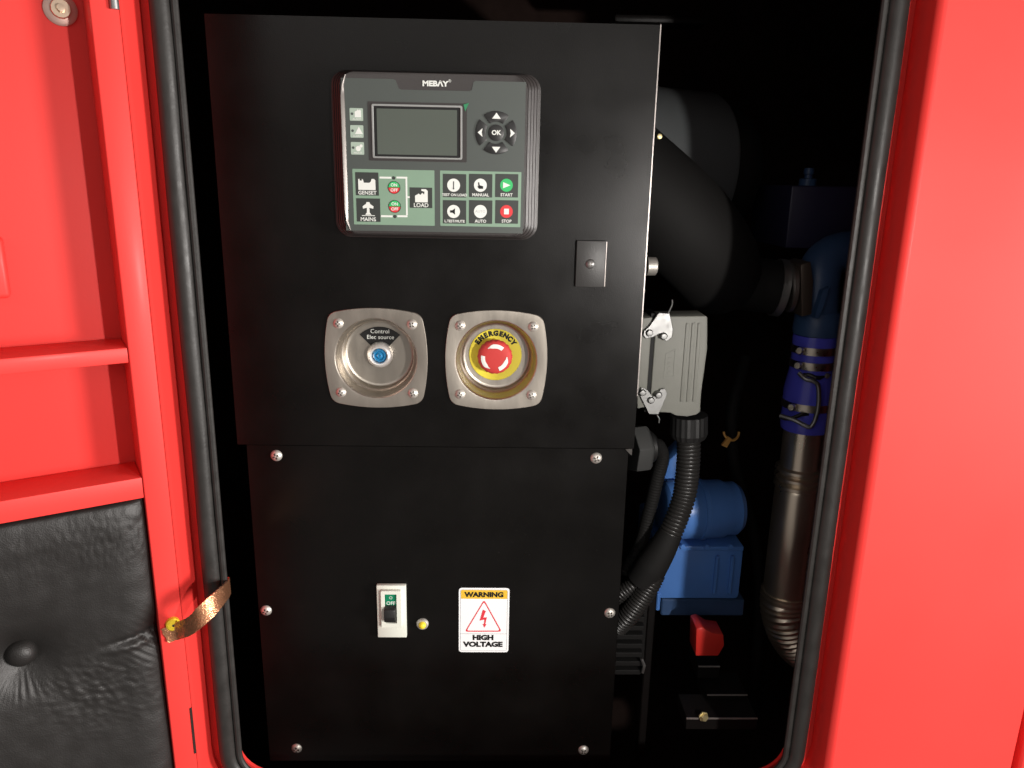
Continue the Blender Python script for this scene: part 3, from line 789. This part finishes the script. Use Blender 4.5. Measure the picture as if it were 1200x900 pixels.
# ================================================================== circuit breaker, lamp and warning sticker on the lower plate
YL = 0.0035
def Z7(zx, zy): return 425 + zx / 6.316, 670 + zy / 6.316
def wrect(a, b, c, d, y):
    p, q = Z7(a, b), Z7(c, d); return rect(p[0], p[1], q[0], q[1], y)
brk = root('circuit_breaker', 'small ivory circuit breaker with black toggle down and green window', 'circuit breaker', (-0.056, YL, -0.655))
r = wrect(107, 103, 322, 487, YL - 0.006)
part('body', bevel(box(bmesh.new(), r[0], r[1], YL - 0.0002, YL - 0.006, r[2], r[3]), 0.0008, 2), BREAKER, brk)
f = wrect(137, 140, 287, 410, YL - 0.010)
w = wrect(165, 165, 252, 378, YL - 0.010)
part('raised_nose', bevel(frame_prism(bmesh.new(), rrect(*f, 0.0012, 3), rrect(*w, 0.0005, 3), YL - 0.0062, YL - 0.0115), 0.0005, 1), BREAKER, brk)
part('toggle_slot', box(bmesh.new(), w[0] - 0.0003, w[1] + 0.0003, YL - 0.0061, YL - 0.0064, w[2], w[3]), INK, brk, smooth=False)
g_ = wrect(168, 168, 249, 268, YL - 0.010)
gw = part('green_window', box(bmesh.new(), g_[0], g_[1], YL - 0.0066, YL - 0.0098, g_[2], g_[3]), BRKGREEN, brk, smooth=False)
gx = (g_[0] + g_[1]) / 2; gh = g_[3] - g_[2]
lettering('O', 0.0052, gx, YL - 0.0099, g_[2] + gh * 0.74, WHITEF, gw); lettering('OFF', 0.0062, gx, YL - 0.0099, g_[2] + gh * 0.34, WHITEF, gw, bold=0.0001)
tg = wrect(152, 278, 245, 375, YL - 0.016)
tm = (tg[2] + tg[3]) / 2
bm = bmesh.new()
tp = [(YL - 0.0068, tg[3] + 0.003), (YL - 0.017, tg[3] - 0.001), (YL - 0.019, tm - 0.001), (YL - 0.0165, tg[2]), (YL - 0.0068, tg[2] + 0.001)]
A = [bm.verts.new((tg[0] + 0.001, y, z)) for y, z in tp]; B = [bm.verts.new((tg[1] - 0.0005, y, z)) for y, z in tp]
bm.faces.new(A); bm.faces.new(B[::-1])
for i in range(5): bm.faces.new((A[i], B[i], B[(i + 1) % 5], A[(i + 1) % 5]))
part('toggle', bevel(bm, 0.0009, 2), BLACKPL, brk)

p = P(494.5, 732, YL - 0.004)
lamp = root('pilot_lamp', 'tiny yellow pilot lamp beside the ivory circuit breaker', 'pilot lamp', (p.x, YL, p.z))
part('ring', lathe(bmesh.new(), [(0.0046, 0.0035), (0.0060, 0.0035), (0.0072, 0.002), (0.0075, 0.0002)], (p.x + 0.0003, YL, p.z - 0.001), (0, -1, 0), 24), BOLT, lamp)
part('lens', lathe(bmesh.new(), [(0, 0.008), (0.0022, 0.0075), (0.0040, 0.0058), (0.0046, 0.0035), (0.0046, 0.0005)], (p.x + 0.0003, YL, p.z - 0.001), (0, -1, 0), 20), YELLOW, lamp)

st = root('warning_sticker', 'white HIGH VOLTAGE warning sticker with yellow heading on the black cabinet', 'sticker', (0.0555, YL, -0.669))
r = wrect(712, 119, 1083, 594, YL)
base = part('paper', prism(bmesh.new(), rrect(*r, 0.0038, 5), YL - 0.0001, YL - 0.0004), STICKW, st, smooth=False)
YS = YL - 0.0004
i_ = wrect(724, 131, 1071, 582, YL); o_ = i_
bm = frame_prism(bmesh.new(), rrect(*i_, 0.0022, 4), rrect(i_[0] + 0.0004, i_[1] - 0.0004, i_[2] + 0.0004, i_[3] - 0.0004, 0.0019, 4), YS, YS - 0.0002)
part('border', bm, GREYINK, st, smooth=False)
yb = wrect(724, 131, 1071, 199, YL)
flat('heading_band', [(i_[0] + 0.0006, yb[2]), (i_[1] - 0.0006, yb[2]), (i_[1] - 0.0006, i_[3] - 0.0018), (i_[1] - 0.0018, i_[3] - 0.0006), (i_[0] + 0.0018, i_[3] - 0.0006), (i_[0] + 0.0006, i_[3] - 0.0018)], YS, AMBER, st, 0.0002)
def wp(a, b): 
    q = Z7(a, b); v = P(q[0], q[1], YL); return v.x, v.z
c = wp(898, 169); lettering('WARNING', 0.0088, (r[0] + r[1]) / 2, YS - 0.0003, c[1], INK, st, bold=0.00045, sx=1.09)
c = wp(893, 487); lettering('HIGH', 0.0092, (r[0] + r[1]) / 2 - 0.0008, YS - 0.0001, c[1], INK, st, bold=0.00055, sx=1.15)
c = wp(893, 537); lettering('VOLTAGE', 0.0092, (r[0] + r[1]) / 2 - 0.0008, YS - 0.0001, c[1], INK, st, bold=0.00055, sx=1.17)
ln = wrect(728, 456, 1067, 459, YL); flat('rule', [(ln[0], ln[2]), (ln[1], ln[2]), (ln[1], ln[3]), (ln[0], ln[3])], YS, GREYINK, st, 0.0002)
def round_tri(v, rad, n=6):
    o = []
    c = Vector((sum(a for a, b in v) / 3, sum(b for a, b in v) / 3))
    for i in range(3):
        p0, p1, p2 = Vector(v[i - 1]), Vector(v[i]), Vector(v[(i + 1) % 3])
        a, b = (p0 - p1).normalized(), (p2 - p1).normalized()
        for k in range(n + 1):
            t = k / n; q0, q2 = p1 + a * rad, p1 + b * rad
            q = q0 * (1 - t) ** 2 + p1 * 2 * t * (1 - t) + q2 * t * t
            o.append((q.x, q.y))
    return o
tv = [wp(899, 205), wp(756, 442), wp(1030, 442)]
cxx = sum(a for a, b in tv) / 3; czz = sum(b for a, b in tv) / 3
inn = [(cxx + (a - cxx) * 0.90, czz + (b - czz) * 0.90) for a, b in tv]
part('warning_triangle', frame_prism(bmesh.new(), round_tri(tv, 0.004), round_tri(inn, 0.0032), YS, YS - 0.0002), REDINK, st, smooth=False)
flat('lightning_symbol', [wp(890, 278), wp(912, 290), wp(893, 338), wp(920, 335), wp(908, 386), wp(917, 388), wp(900, 412), wp(888, 384), wp(897, 386), wp(901, 352), wp(866, 360)], YS, REDINK, st, 0.0002)

# ================================================================== machine parts to the right of the cabinet
# stub bolt in the cabinet's side
p = P(757, 312, 0.05)
part('side_bolt', lathe(bmesh.new(), [(0, 0.0115), (0.0095, 0.0115), (0.0105, 0.0105), (0.0105, 0.0)], (p.x, 0.05, p.z), (1, 0.12, 0), 24), BOLT, None, label='bright round bolt head poking from the right side of the cabinet', cat='bolt', ang=30)

# multi-pole cable connector
def Z8(zx, zy): return 730 + zx / 3.6, 270 + zy / 3.6
YC = 0.045
def c8(a, b, y=YC): 
    q = Z8(a, b); v = P(q[0], q[1], y); return v.x, v.z
con = root('cable_connector', 'grey cast multi-pole plug connector with two silver levers on the cabinet side', 'connector', P(790, 480, YC))
hood = [c8(141, 364), c8(352, 361), c8(357, 370), c8(356, 500), c8(330, 690), c8(326, 766), c8(310, 778), c8(270, 786), c8(225, 782), c8(200, 770), c8(112, 765)]
part('hood', bevel(prism(bmesh.new(), hood, YC, YC + 0.040), 0.0022, 3), GREYCAST, con)
part('seal_gap', prism(bmesh.new(), [c8(122, 352), c8(143, 352), c8(113, 768), c8(92, 768)], YC + 0.002, YC + 0.036), INK, con, smooth=False)
part('base', bevel(prism(bmesh.new(), [c8(60, 372), c8(124, 366), c8(96, 745), c8(60, 752)], YC - 0.001, YC + 0.039), 0.0015, 2), GREYCAST, con)
for a in (262, 287, 312):
    p0, p1 = c8(a + 4, 390), c8(a - 22 + (a - 262) * 0.05, 722)
    bm = bmesh.new()
    prism(bm, [(p0[0], p0[1]), (p0[0] + 0.0042, p0[1]), (p1[0] + 0.0042, p1[1]), (p1[0], p1[1])], YC + 0.0005, YC - 0.0014)
    part('rib', bevel(bm, 0.0007, 2), GREYCAST, con)
em = [c8(180, 520), c8(222, 500), c8(216, 622), c8(172, 625)]
part('embossed_panel', frame_prism(bmesh.new(), em, [(a + (0.090 - 0.090) , b) for a, b in [c8(184, 525), c8(218, 506), c8(212, 617), c8(177, 620)]], YC + 0.0004, YC - 0.0006), GREYCAST, con, smooth=False)
bm = bmesh.new()
for k in range(4):
    p = c8(197 - k * 0.5, 540 + k * 20); box(bm, p[0] - 0.0022, p[0] + 0.0022, YC + 0.0004, YC - 0.0006, p[1] - 0.0015, p[1] + 0.0015)
part('embossed_mark', bm, GREYCAST, con, smooth=False)
def lever(pts, pivots, tail):
    bm = prism(bmesh.new(), [c8(a, b, YC - 0.006) for a, b in pts], YC - 0.0032, YC - 0.0052)
    o = part('lever', bevel(bm, 0.0006, 1), ZINC, con)
    for a, b in pivots:
        q = c8(a, b, YC - 0.006)
        part('pivot', lathe(bmesh.new(), [(0, 0.004), (0.003, 0.0037), (0.0042, 0.002), (0.0042, -0.006)], (q[0], YC - 0.0052, q[1]), (0, -1, 0), 14), ZINC, o)
    part('spring_wire', tube(bmesh.new(), spline([Vector((c8(a, b)[0], YC - 0.004, c8(a, b)[1])) for a, b in tail], 5), 0.0009, 8), ZINC, o)
lever([(152, 348), (198, 350), (213, 418), (208, 452), (188, 468), (170, 464), (176, 448), (172, 432), (156, 436), (130, 450), (98, 458), (86, 444), (90, 424), (112, 404)], [(112, 432), (172, 446)], [(186, 352), (196, 330), (205, 308), (204, 290)])
lever([(66, 682), (82, 664), (104, 674), (126, 704), (146, 698), (160, 672), (178, 668), (187, 690), (166, 742), (150, 776), (112, 776), (88, 728)], [(82, 684), (150, 694), (118, 716)], [(142, 776), (150, 790), (149, 808)])
# union below the plug and the corrugated conduit
YG = YC + 0.020
def p3(px, py, y): return P(px, py, y)
con2 = root('corrugated_conduit', 'black corrugated cable conduit curving down from the grey connector', 'conduit', p3(775, 650, YG))
top = p3(807.5, 486, YG); bot = p3(807, 514, YG); ax = (bot - top)
L_ = ax.length
bm = bmesh.new(); seg = 40; R0 = 0.0225; axn = ax.normalized(); u, v = basis(axn); rings = []
for h, f in ((0.0, 0.90), (0.0, 1.0), (L_ * 0.75, 1.02), (L_ * 0.95, 0.92), (L_, 0.78)):
    rings.append([bm.verts.new(top + axn * h + (u * math.cos(2 * PI * k / seg) + v * math.sin(2 * PI * k / seg)) * (R0 * f * (1.0 if k % 2 else 0.965))) for k in range(seg)])
for a, b in zip(rings, rings[1:]):
    for k in range(seg): bm.faces.new((a[k], a[(k + 1) % seg], b[(k + 1) % seg], b[k]))
bm.faces.new(rings[0]); bm.faces.new(rings[-1])
part('union_nut', bm, BLACKPL, con2, smooth=False)
def corr(name, pts, r, pitch, parent, depth=0.11, m=BLACKPL):
    path = resample(spline(pts, 24), pitch / 4)
    rad = [r * (1 - depth * (0, 0.25, 1, 0.8)[i % 4]) for i in range(len(path))]
    return part(name, tube(bmesh.new(), path, rad, 20), m, parent, ang=50)
CONDUIT = mat('conduit plastic', (0.020, 0.019, 0.018), 0.38, rvar=0.08, vscale=40)
corr('conduit', [p3(807, 512, YG), p3(807, 530, YG), p3(806, 550, YG), p3(802, 580, YG), p3(792, 610, YG - 0.004), p3(781, 634, YG - 0.006)], 0.0150, 0.0050, con2, m=CONDUIT)
part('junction_sleeve', tube(bmesh.new(), spline([p3(786, 624, YG - 0.005), p3(776, 643, YG - 0.006), p3(764, 662, YG - 0.004), p3(752, 680, YG)], 6), [0.0152 + 0.0055 * min(1, k / 12) for k in range(19)], 20), HOSEBK, con2)
corr('conduit', [p3(757, 672, YG), p3(746, 682, YG), p3(730, 694, YG + 0.002), p3(705, 712, YG + 0.01)], 0.0105, 0.0040, con2, m=CONDUIT)
corr('conduit', [p3(768, 672, YG - 0.008), p3(760, 688, YG - 0.010), p3(748, 706, YG - 0.010), p3(736, 722, YG - 0.008), p3(724, 734, YG)], 0.0135, 0.0042, con2, m=CONDUIT)

# hexagonal cable gland with its own cable
YN = 0.06
gl = root('cable_gland', 'dark grey hexagonal cable gland on the cabinet side below the connector', 'cable gland', p3(748, 528, YN))
a = p3(738, 526, YN)
part('hexagon_nut', bevel(lathe(bmesh.new(), [(0, 0), (0.031, 0), (0.031, 0.018), (0.027, 0.022), (0, 0.022)], a, (1, 0.25, 0.04), 6), 0.0012, 2), NUTGREY, gl, ang=20)
part('neck', lathe(bmesh.new(), [(0.020, 0.0), (0.020, 0.028), (0.015, 0.033), (0, 0.033)], a, (1, 0.25, 0.04), 24), BLACKPL, gl)
q = a + Vector((1, 0.25, 0.04)).normalized() * 0.031
part('bright_stud', lathe(bmesh.new(), [(0, 0.004), (0.0025, 0.0035), (0.003, 0.0)], p3(763, 525, 0.052), (0.4, -1, 0), 10), ZINC, gl)  # small bright zinc dome beside the nut
corr('cable', [q, p3(772, 523, 0.078), p3(776, 536, 0.086), p3(770, 562, 0.092), p3(761, 600, 0.095), p3(750, 640, 0.092), p3(732, 672, 0.09)], 0.0088, 0.0040, gl, depth=0.06, m=HOSEBK)

# ribbed terminal block low on the cabinet side
tb = root('terminal_block', 'black ribbed terminal block low on the side of the cabinet', 'terminal block', p3(748, 790, 0.08))
x0, x1, z0, z1 = rect(715, 716, 752, 788, 0.08)
part('back_plate', box(bmesh.new(), x0, x1 + 0.008, 0.095, 0.10, z0, z1 + 0.02), HOSEBK, tb, smooth=False)
proto = None
for k in range(7):
    zz = z0 + (z1 - z0) * (k + 0.5) / 7
    if proto is None: proto = part('rib', bevel(box(bmesh.new(), x0, x1, 0.07, 0.0948, zz - 0.0035, zz + 0.0035), 0.001, 1), HOSEBK, tb)
    else: clone(proto, (0, 0, (z1 - z0) * k / 7), tb)
part('end_clip', tube(bmesh.new(), [p3(752, 772, 0.066), p3(755, 780, 0.064), p3(753, 788, 0.066)], 0.0022, 8), ZINC, tb)
# vertical rail behind it
part('mounting_rail', bevel(box(bmesh.new(), p3(757, 760, 0.1).x, p3(766, 760, 0.1).x, 0.105, 0.125, -0.96, p3(757, 640, 0.1).z), 0.0015, 1), BRKT, None, label='thin black upright rail beside the ribbed terminal block', cat='rail')

# air filter and intake hose
YA = 0.33
flt = root('air_filter', 'dark grey drum air filter half hidden behind the top of the cabinet', 'air filter', p3(790, 180, YA))
# drum lying with its axis slightly tilted
q0 = p3(740, 193, YA + 0.02); q1 = p3(823, 200, YA + 0.05)
axd = (q1 - q0).normalized()
bl = (q1 - q0).length
part('drum', lathe(bmesh.new(), [(0, -0.14), (0.107, -0.14), (0.111, -0.136), (0.111, bl - 0.010), (0.107, bl - 0.003), (0.100, bl), (0.098, bl + 0.002)], q0, axd, 72), FILTER, flt)
part('end_dome', lathe(bmesh.new(), [(0.0985, bl + 0.001), (0.096, bl + 0.025), (0.085, bl + 0.048), (0.06, bl + 0.066), (0.03, bl + 0.074), (0, bl + 0.076)], q0, axd, 64), HOSEBK, flt)
part('brass_clip', lathe(bmesh.new(), [(0, 0.004), (0.003, 0.003), (0.0036, 0)], p3(772.5, 160, 0.10), (0, -1, 0), 10), BRASSY, flt)
hs = root('intake_hose', 'fat matt black rubber intake hose sloping down below the grey air filter', 'hose', p3(830, 280, 0.2))
path = spline([p3(690, 165, 0.17), p3(735, 205, 0.165), p3(778, 243, 0.16), p3(812, 278, 0.165), p3(832, 303, 0.185), p3(842, 322, 0.225)], 9)
part('hose_bend', tube(bmesh.new(), path, [0.064 - 0.006 * max(0, (i - 24) / 21) for i in range(len(path))], 36), HOSEBK, hs, ang=60)
a = p3(860, 330, 0.22); b_ = p3(918, 338, 0.215)
part('hose_tail', tube(bmesh.new(), spline([p3(838, 325, 0.235), a, p3(890, 334, 0.22), b_], 6), 0.037, 28), HOSEBK, hs)
bnd = (b_ - a).normalized()
part('hose_clamp', lathe(bmesh.new(), [(0.0375, 0.0), (0.0392, 0.0), (0.0392, 0.010), (0.0375, 0.010)], b_ - bnd * 0.012, bnd, 36), ZINC, hs)

# blue engine parts
YE = 0.163
eng = root('engine_block', 'blue painted engine casing with round drum behind the corrugated conduit', 'engine', p3(820, 700, YE))
x0, x1, z0, z1 = rect(768, 643, 868, 701, YE)
bm = bmesh.new(); fx = 0.006
prism(bm, rrect(x0 + 0.004, x1, z0, z1, 0.006, 3), YE, YE + 0.16)
part('sump', bevel(bm, 0.002, 2), BLUEP, eng)
r = rect(793, 637, 872, 643.5, YE - 0.008)
part('sump_flange', bevel(box(bmesh.new(), r[0], r[1], YE - 0.008, YE + 0.16, z1 + 0.0004, z1 + 0.0075), 0.0015, 2), BLUEP, eng)
c0 = p3(776, 598, YE + 0.012); c1 = p3(884, 600, YE + 0.06)
ad = Vector((1, 0.10, 0)).normalized()
part('drum_housing', lathe(bmesh.new(), [(0, 0), (0.034, 0), (0.040, 0.004), (0.0415, 0.008), (0.0415, 0.085), (0.038, 0.092), (0.038, 0.105), (0.033, 0.112), (0, 0.112)], c0, ad, 48), BLUEP, eng)
part('upper_bracket', bevel(prism(bmesh.new(), [p3(a, b, YE + 0.06).xz for a, b in ((779, 610), (776, 560), (783, 536), (797, 522), (812, 530), (812, 610))], YE + 0.05, YE + 0.09), 0.003, 2), BLUEP, eng)
r = rect(769.5, 696, 774, 716, YE - 0.004)
part('drain_foot', bevel(box(bmesh.new(), r[0], r[1], YE - 0.004, YE + 0.03, r[2], r[3]), 0.0012, 1), BLUEP, eng)
r = rect(775, 703, 872, 722, YE + 0.02)
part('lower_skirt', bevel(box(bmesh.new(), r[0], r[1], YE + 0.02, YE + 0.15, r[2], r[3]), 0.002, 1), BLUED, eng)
part('drum_band', lathe(bmesh.new(), [(0.0417, 0.050), (0.0435, 0.051), (0.0435, 0.057), (0.0417, 0.058)], c0, ad, 48), BLUEP, eng, ang=30)
for k in range(3):
    q = p3(800 + k * 28, 640.5, YE - 0.010)
    part('flange_bolt', lathe(bmesh.new(), [(0, 0.004), (0.0036, 0.004), (0.0042, 0.003), (0.0042, 0.0)], (q.x, YE - 0.008, q.z), (0, -1, 0), 6), BLUEP, eng, ang=20)
for px_ in (838, 856):
    q = rect(px_ - 2, 650, px_ + 2, 694, YE)
    part('stiffening_rib', bevel(box(bmesh.new(), q[0], q[1], YE - 0.006, YE - 0.0004, q[2], q[3]), 0.0012, 1), BLUEP, eng)
fh = root('fuel_hose', 'thin dark hose hanging behind the orange brass clip', 'hose', p3(866, 700, 0.24))
part('hose_run', tube(bmesh.new(), spline([p3(874, 420, 0.30), p3(860, 470, 0.25), p3(857, 506, 0.236), p3(862, 550, 0.245), p3(882, 620, 0.27), p3(890, 690, 0.28), p3(886, 790, 0.28), p3(880, 870, 0.30)], 8), 0.0085, 14), HOSEBK, fh)
# upper right: radiator-side box of the engine and the elbow
box_t = root('coolant_elbow', 'dark blue cast coolant elbow joining the blue silicone hose', 'coolant elbow', p3(955, 392, 0.2))
YP = 0.20
path = spline([p3(1010, 296, YP + 0.05), p3(985, 296, YP + 0.025), p3(964, 310, YP + 0.01), p3(959, 340, YP), p3(957, 396, YP)], 8)
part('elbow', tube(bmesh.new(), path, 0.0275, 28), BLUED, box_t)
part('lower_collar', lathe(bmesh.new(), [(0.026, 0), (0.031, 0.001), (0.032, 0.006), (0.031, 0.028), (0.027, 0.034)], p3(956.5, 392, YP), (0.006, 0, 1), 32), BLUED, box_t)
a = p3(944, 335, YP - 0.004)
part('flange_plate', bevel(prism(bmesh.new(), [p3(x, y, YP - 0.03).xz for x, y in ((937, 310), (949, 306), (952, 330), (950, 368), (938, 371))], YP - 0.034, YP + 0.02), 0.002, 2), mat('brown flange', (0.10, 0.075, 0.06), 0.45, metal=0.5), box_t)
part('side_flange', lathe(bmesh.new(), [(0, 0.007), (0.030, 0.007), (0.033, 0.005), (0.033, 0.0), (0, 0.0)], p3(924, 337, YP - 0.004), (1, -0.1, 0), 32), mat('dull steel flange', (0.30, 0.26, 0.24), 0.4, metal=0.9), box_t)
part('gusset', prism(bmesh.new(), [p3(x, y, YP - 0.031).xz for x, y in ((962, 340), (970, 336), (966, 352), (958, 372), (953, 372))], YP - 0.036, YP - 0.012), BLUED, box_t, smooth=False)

rb = root('expansion_tank', 'dim dark blue box with small capped spout above the coolant elbow', 'tank', p3(960, 290, 0.3))
x0, x1, z0, z1 = rect(924, 218, 1010, 292, 0.26)
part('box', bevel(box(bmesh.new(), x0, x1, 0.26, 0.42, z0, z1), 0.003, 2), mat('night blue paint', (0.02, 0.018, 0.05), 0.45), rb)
p = p3(953, 214, 0.28)
part('spout', lathe(bmesh.new(), [(0, 0.02), (0.006, 0.02), (0.007, 0.017), (0.007, 0.012), (0.0055, 0.011), (0.0055, 0.006), (0.012, 0.005), (0.012, -0.01), (0, -0.01)], (p.x, 0.3, p.z), (0, 0, 1), 16), BLUED, rb)

# blue silicone hose with clamps
sh = root('coolant_hose', 'bright blue silicone hose sleeve clamped over the brown steel pipe', 'hose', p3(946, 500, YP))
prof = [(0.0292, 392), (0.0300, 396), (0.0298, 402), (0.0290, 412), (0.0290, 420), (0.0296, 432), (0.0325, 446), (0.0345, 458), (0.0342, 468), (0.0338, 476), (0.0345, 486), (0.0340, 497), (0.0325, 502)]
def hose_c(py): return p3(956 - (py - 392) * 0.118, py, YP)
path = [hose_c(py) for _, py in prof]
part('sleeve', tube(bmesh.new(), path, [r for r, _ in prof], 36), BLUEH, sh)
def clamp(py, r, h=0.0105):
    c = hose_c(py); d = (hose_c(py - 5) - c).normalized()
    o = part('clamp', lathe(bmesh.new(), [(r, -h / 2), (r + 0.0012, -h / 2), (r + 0.0012, h / 2), (r, h / 2)], c, d, 40), ZINC2, sh, ang=30)
    w = c + Vector((-0.78, -0.62, 0)).normalized() * (r + 0.004)
    part('worm_screw', lathe(bmesh.new(), [(0, 0.010), (0.0042, 0.010), (0.0052, 0.007), (0.0052, 0.002), (0.0038, 0.001), (0.0038, -0.009), (0, -0.009)], w, Vector((-0.62, -0.72, 0.2)), 12), ZINC2, o, ang=25)
ZINC2 = mat('clamp steel', (0.62, 0.56, 0.47), 0.33, metal=1.0, rvar=0.1, vscale=100)
clamp(408, 0.0291); clamp(425, 0.0293); clamp(472, 0.0339)
# bent rod handle held by two dark clips
hd = root('rod_handle', 'bent bright steel rod clipped in front of the blue hose sleeve', 'rod handle', p3(950, 470, 0.15))
yr = YP - 0.045
part('rod', tube(bmesh.new(), spline([p3(936, 437, yr + 0.012), p3(944, 444, yr + 0.004), p3(954, 447, yr), p3(959, 454, yr), p3(959, 475, yr), p3(955, 492, yr), p3(950, 500, yr), p3(944, 499, yr + 0.002), p3(930, 492, yr + 0.010), p3(914, 487, yr + 0.022)], 8), 0.0030, 12), ZINC, hd)
for y0, xs in ((441, (939, 972)), (488, (914, 964))):
    path = [p3(xs[0] + (xs[1] - xs[0]) * k / 8, y0 + (3 if y0 > 460 else -2) * math.sin(k), yr + 0.012 + 0.01 * abs(k - 4) / 4) for k in range(9)]
    part('clip', tube(bmesh.new(), path, 0.0028, 8), BLACKPL, hd)
    p = path[7]; part('clip_bolt', lathe(bmesh.new(), [(0, 0.004), (0.0035, 0.003), (0.004, 0)], p + Vector((0, -0.002, 0)), (0, -1, 0), 10), ZINC, hd)

# steel pipe with beads and flexible end
ex = root('steel_pipe', 'brown steel pipe with raised beads and a flexible ribbed lower end', 'pipe', p3(930, 700, YP))
def pc(py): return p3(943 - (py - 502) * 0.118, py, YP)
prof = []
def add(py, r): prof.append((py, r))
add(496, 0.0285); add(540, 0.0285)
for k in range(3): add(545 + k * 9, 0.0290); add(547 + k * 9, 0.0342); add(550 + k * 9, 0.0342); add(552 + k * 9, 0.0295)
add(574, 0.0315); add(640, 0.0325); add(694, 0.0325)
part('pipe', tube(bmesh.new(), [pc(py) for py, _ in prof], [r for _, r in prof], 40, caps=False), EXHAUST, ex, ang=50)
path = resample(spline([pc(692), pc(706), p3(921, 722, YP), p3(928, 742, YP + 0.005), p3(944, 760, YP + 0.015), p3(975, 775, YP + 0.03)], 20), 0.0020)
part('flexible_end', tube(bmesh.new(), path, [0.0325 + (0.0030 if i % 4 in (0, 1) else 0.0) for i in range(len(path))], 36), EXHAUST, ex, ang=50)

# orange brass hose clip behind
cl = root('brass_hose_clip', 'small orange brass spring clip in the dark behind the conduit', 'hose clip', p3(855, 515, 0.22))
a = p3(857, 506, 0.22)
bm = tube(bmesh.new(), [Vector((a.x + 0.011 * math.cos(t), 0.22 + 0.006 * math.sin(t), a.z + 0.011 * math.sin(t))) for t in [PI * (1.0 + 1.0 * k / 12) for k in range(13)]], 0.0018, 8)
BRASSD = mat('orange brass', (0.85, 0.45, 0.12), 0.45, metal=0.3)
part('loop', bm, BRASSD, cl)
c_ = p3(852, 517, 0.215)
bm = prism(bmesh.new(), [p3(x, y, 0.215).xz for x, y in ((853, 511), (857, 514), (851, 524), (845, 521))], 0.212, 0.216)
part('tab', bm, BRASSD, cl, smooth=False)

# red plastic block and base brackets at the bottom
rd = root('isolator_block', 'small red plastic block low in the dark bay below the engine', 'isolator block', p3(830, 770, 0.09))
pts = [p3(x, y, 0.09).xz for x, y in ((815, 769), (816, 737), (823, 735), (834, 742), (848, 744), (849, 757), (842, 769))]
part('block', bevel(prism(bmesh.new(), pts, 0.09, 0.125), 0.002, 2), REDBLK, rd)
brk2 = root('base_bracket', 'stepped black steel base bracket with a brassy bolt at the bottom right', 'bracket', p3(845, 845, 0.03))
EDG2 = mat('step edge gleam', (0.45, 0.41, 0.38), 0.4, metal=0.6, var=0.4, vscale=90)  # light caught along the step edges, painted as pale strips
for (x0, x1, y0, h) in ((818, 843, 781, 14), (828, 875, 814.5, 14), (804, 887, 842, 13)):
    yy = {781: 0.10, 814.5: 0.07, 842: 0.03}[y0]
    r = rect(x0, y0, x1, y0 + h, yy)
    o = part('step', bevel(box(bmesh.new(), r[0], r[1], yy, yy + 0.05, r[2], r[3]), 0.0008, 1), BRKT, brk2)
    part('edge_gleam', box(bmesh.new(), r[0], r[1], yy - 0.0006, yy + 0.0012, r[3] - 0.0008, r[3] + 0.0006), EDG2, o, smooth=False)
p = p3(825, 842, 0.025)
part('bolt', lathe(bmesh.new(), [(0, 0.0062), (0.0042, 0.0062), (0.0052, 0.005), (0.0052, 0.0022), (0.0068, 0.002), (0.0068, 0.0)], (p.x, 0.0295, p.z), (0.2, -1, 0.2), 6), BRASSY, brk2, ang=20)
# faint roof rail behind the cabinet's top
x0, x1, z0, z1 = rect(720, 17, 830, 27, 0.35)
part('roof_rail', bevel(box(bmesh.new(), x0, x1, 0.35, 0.40, z0, z1), 0.004, 2), BRKT, None, label='faint grey roof rail behind the top right corner of the cabinet', cat='rail')
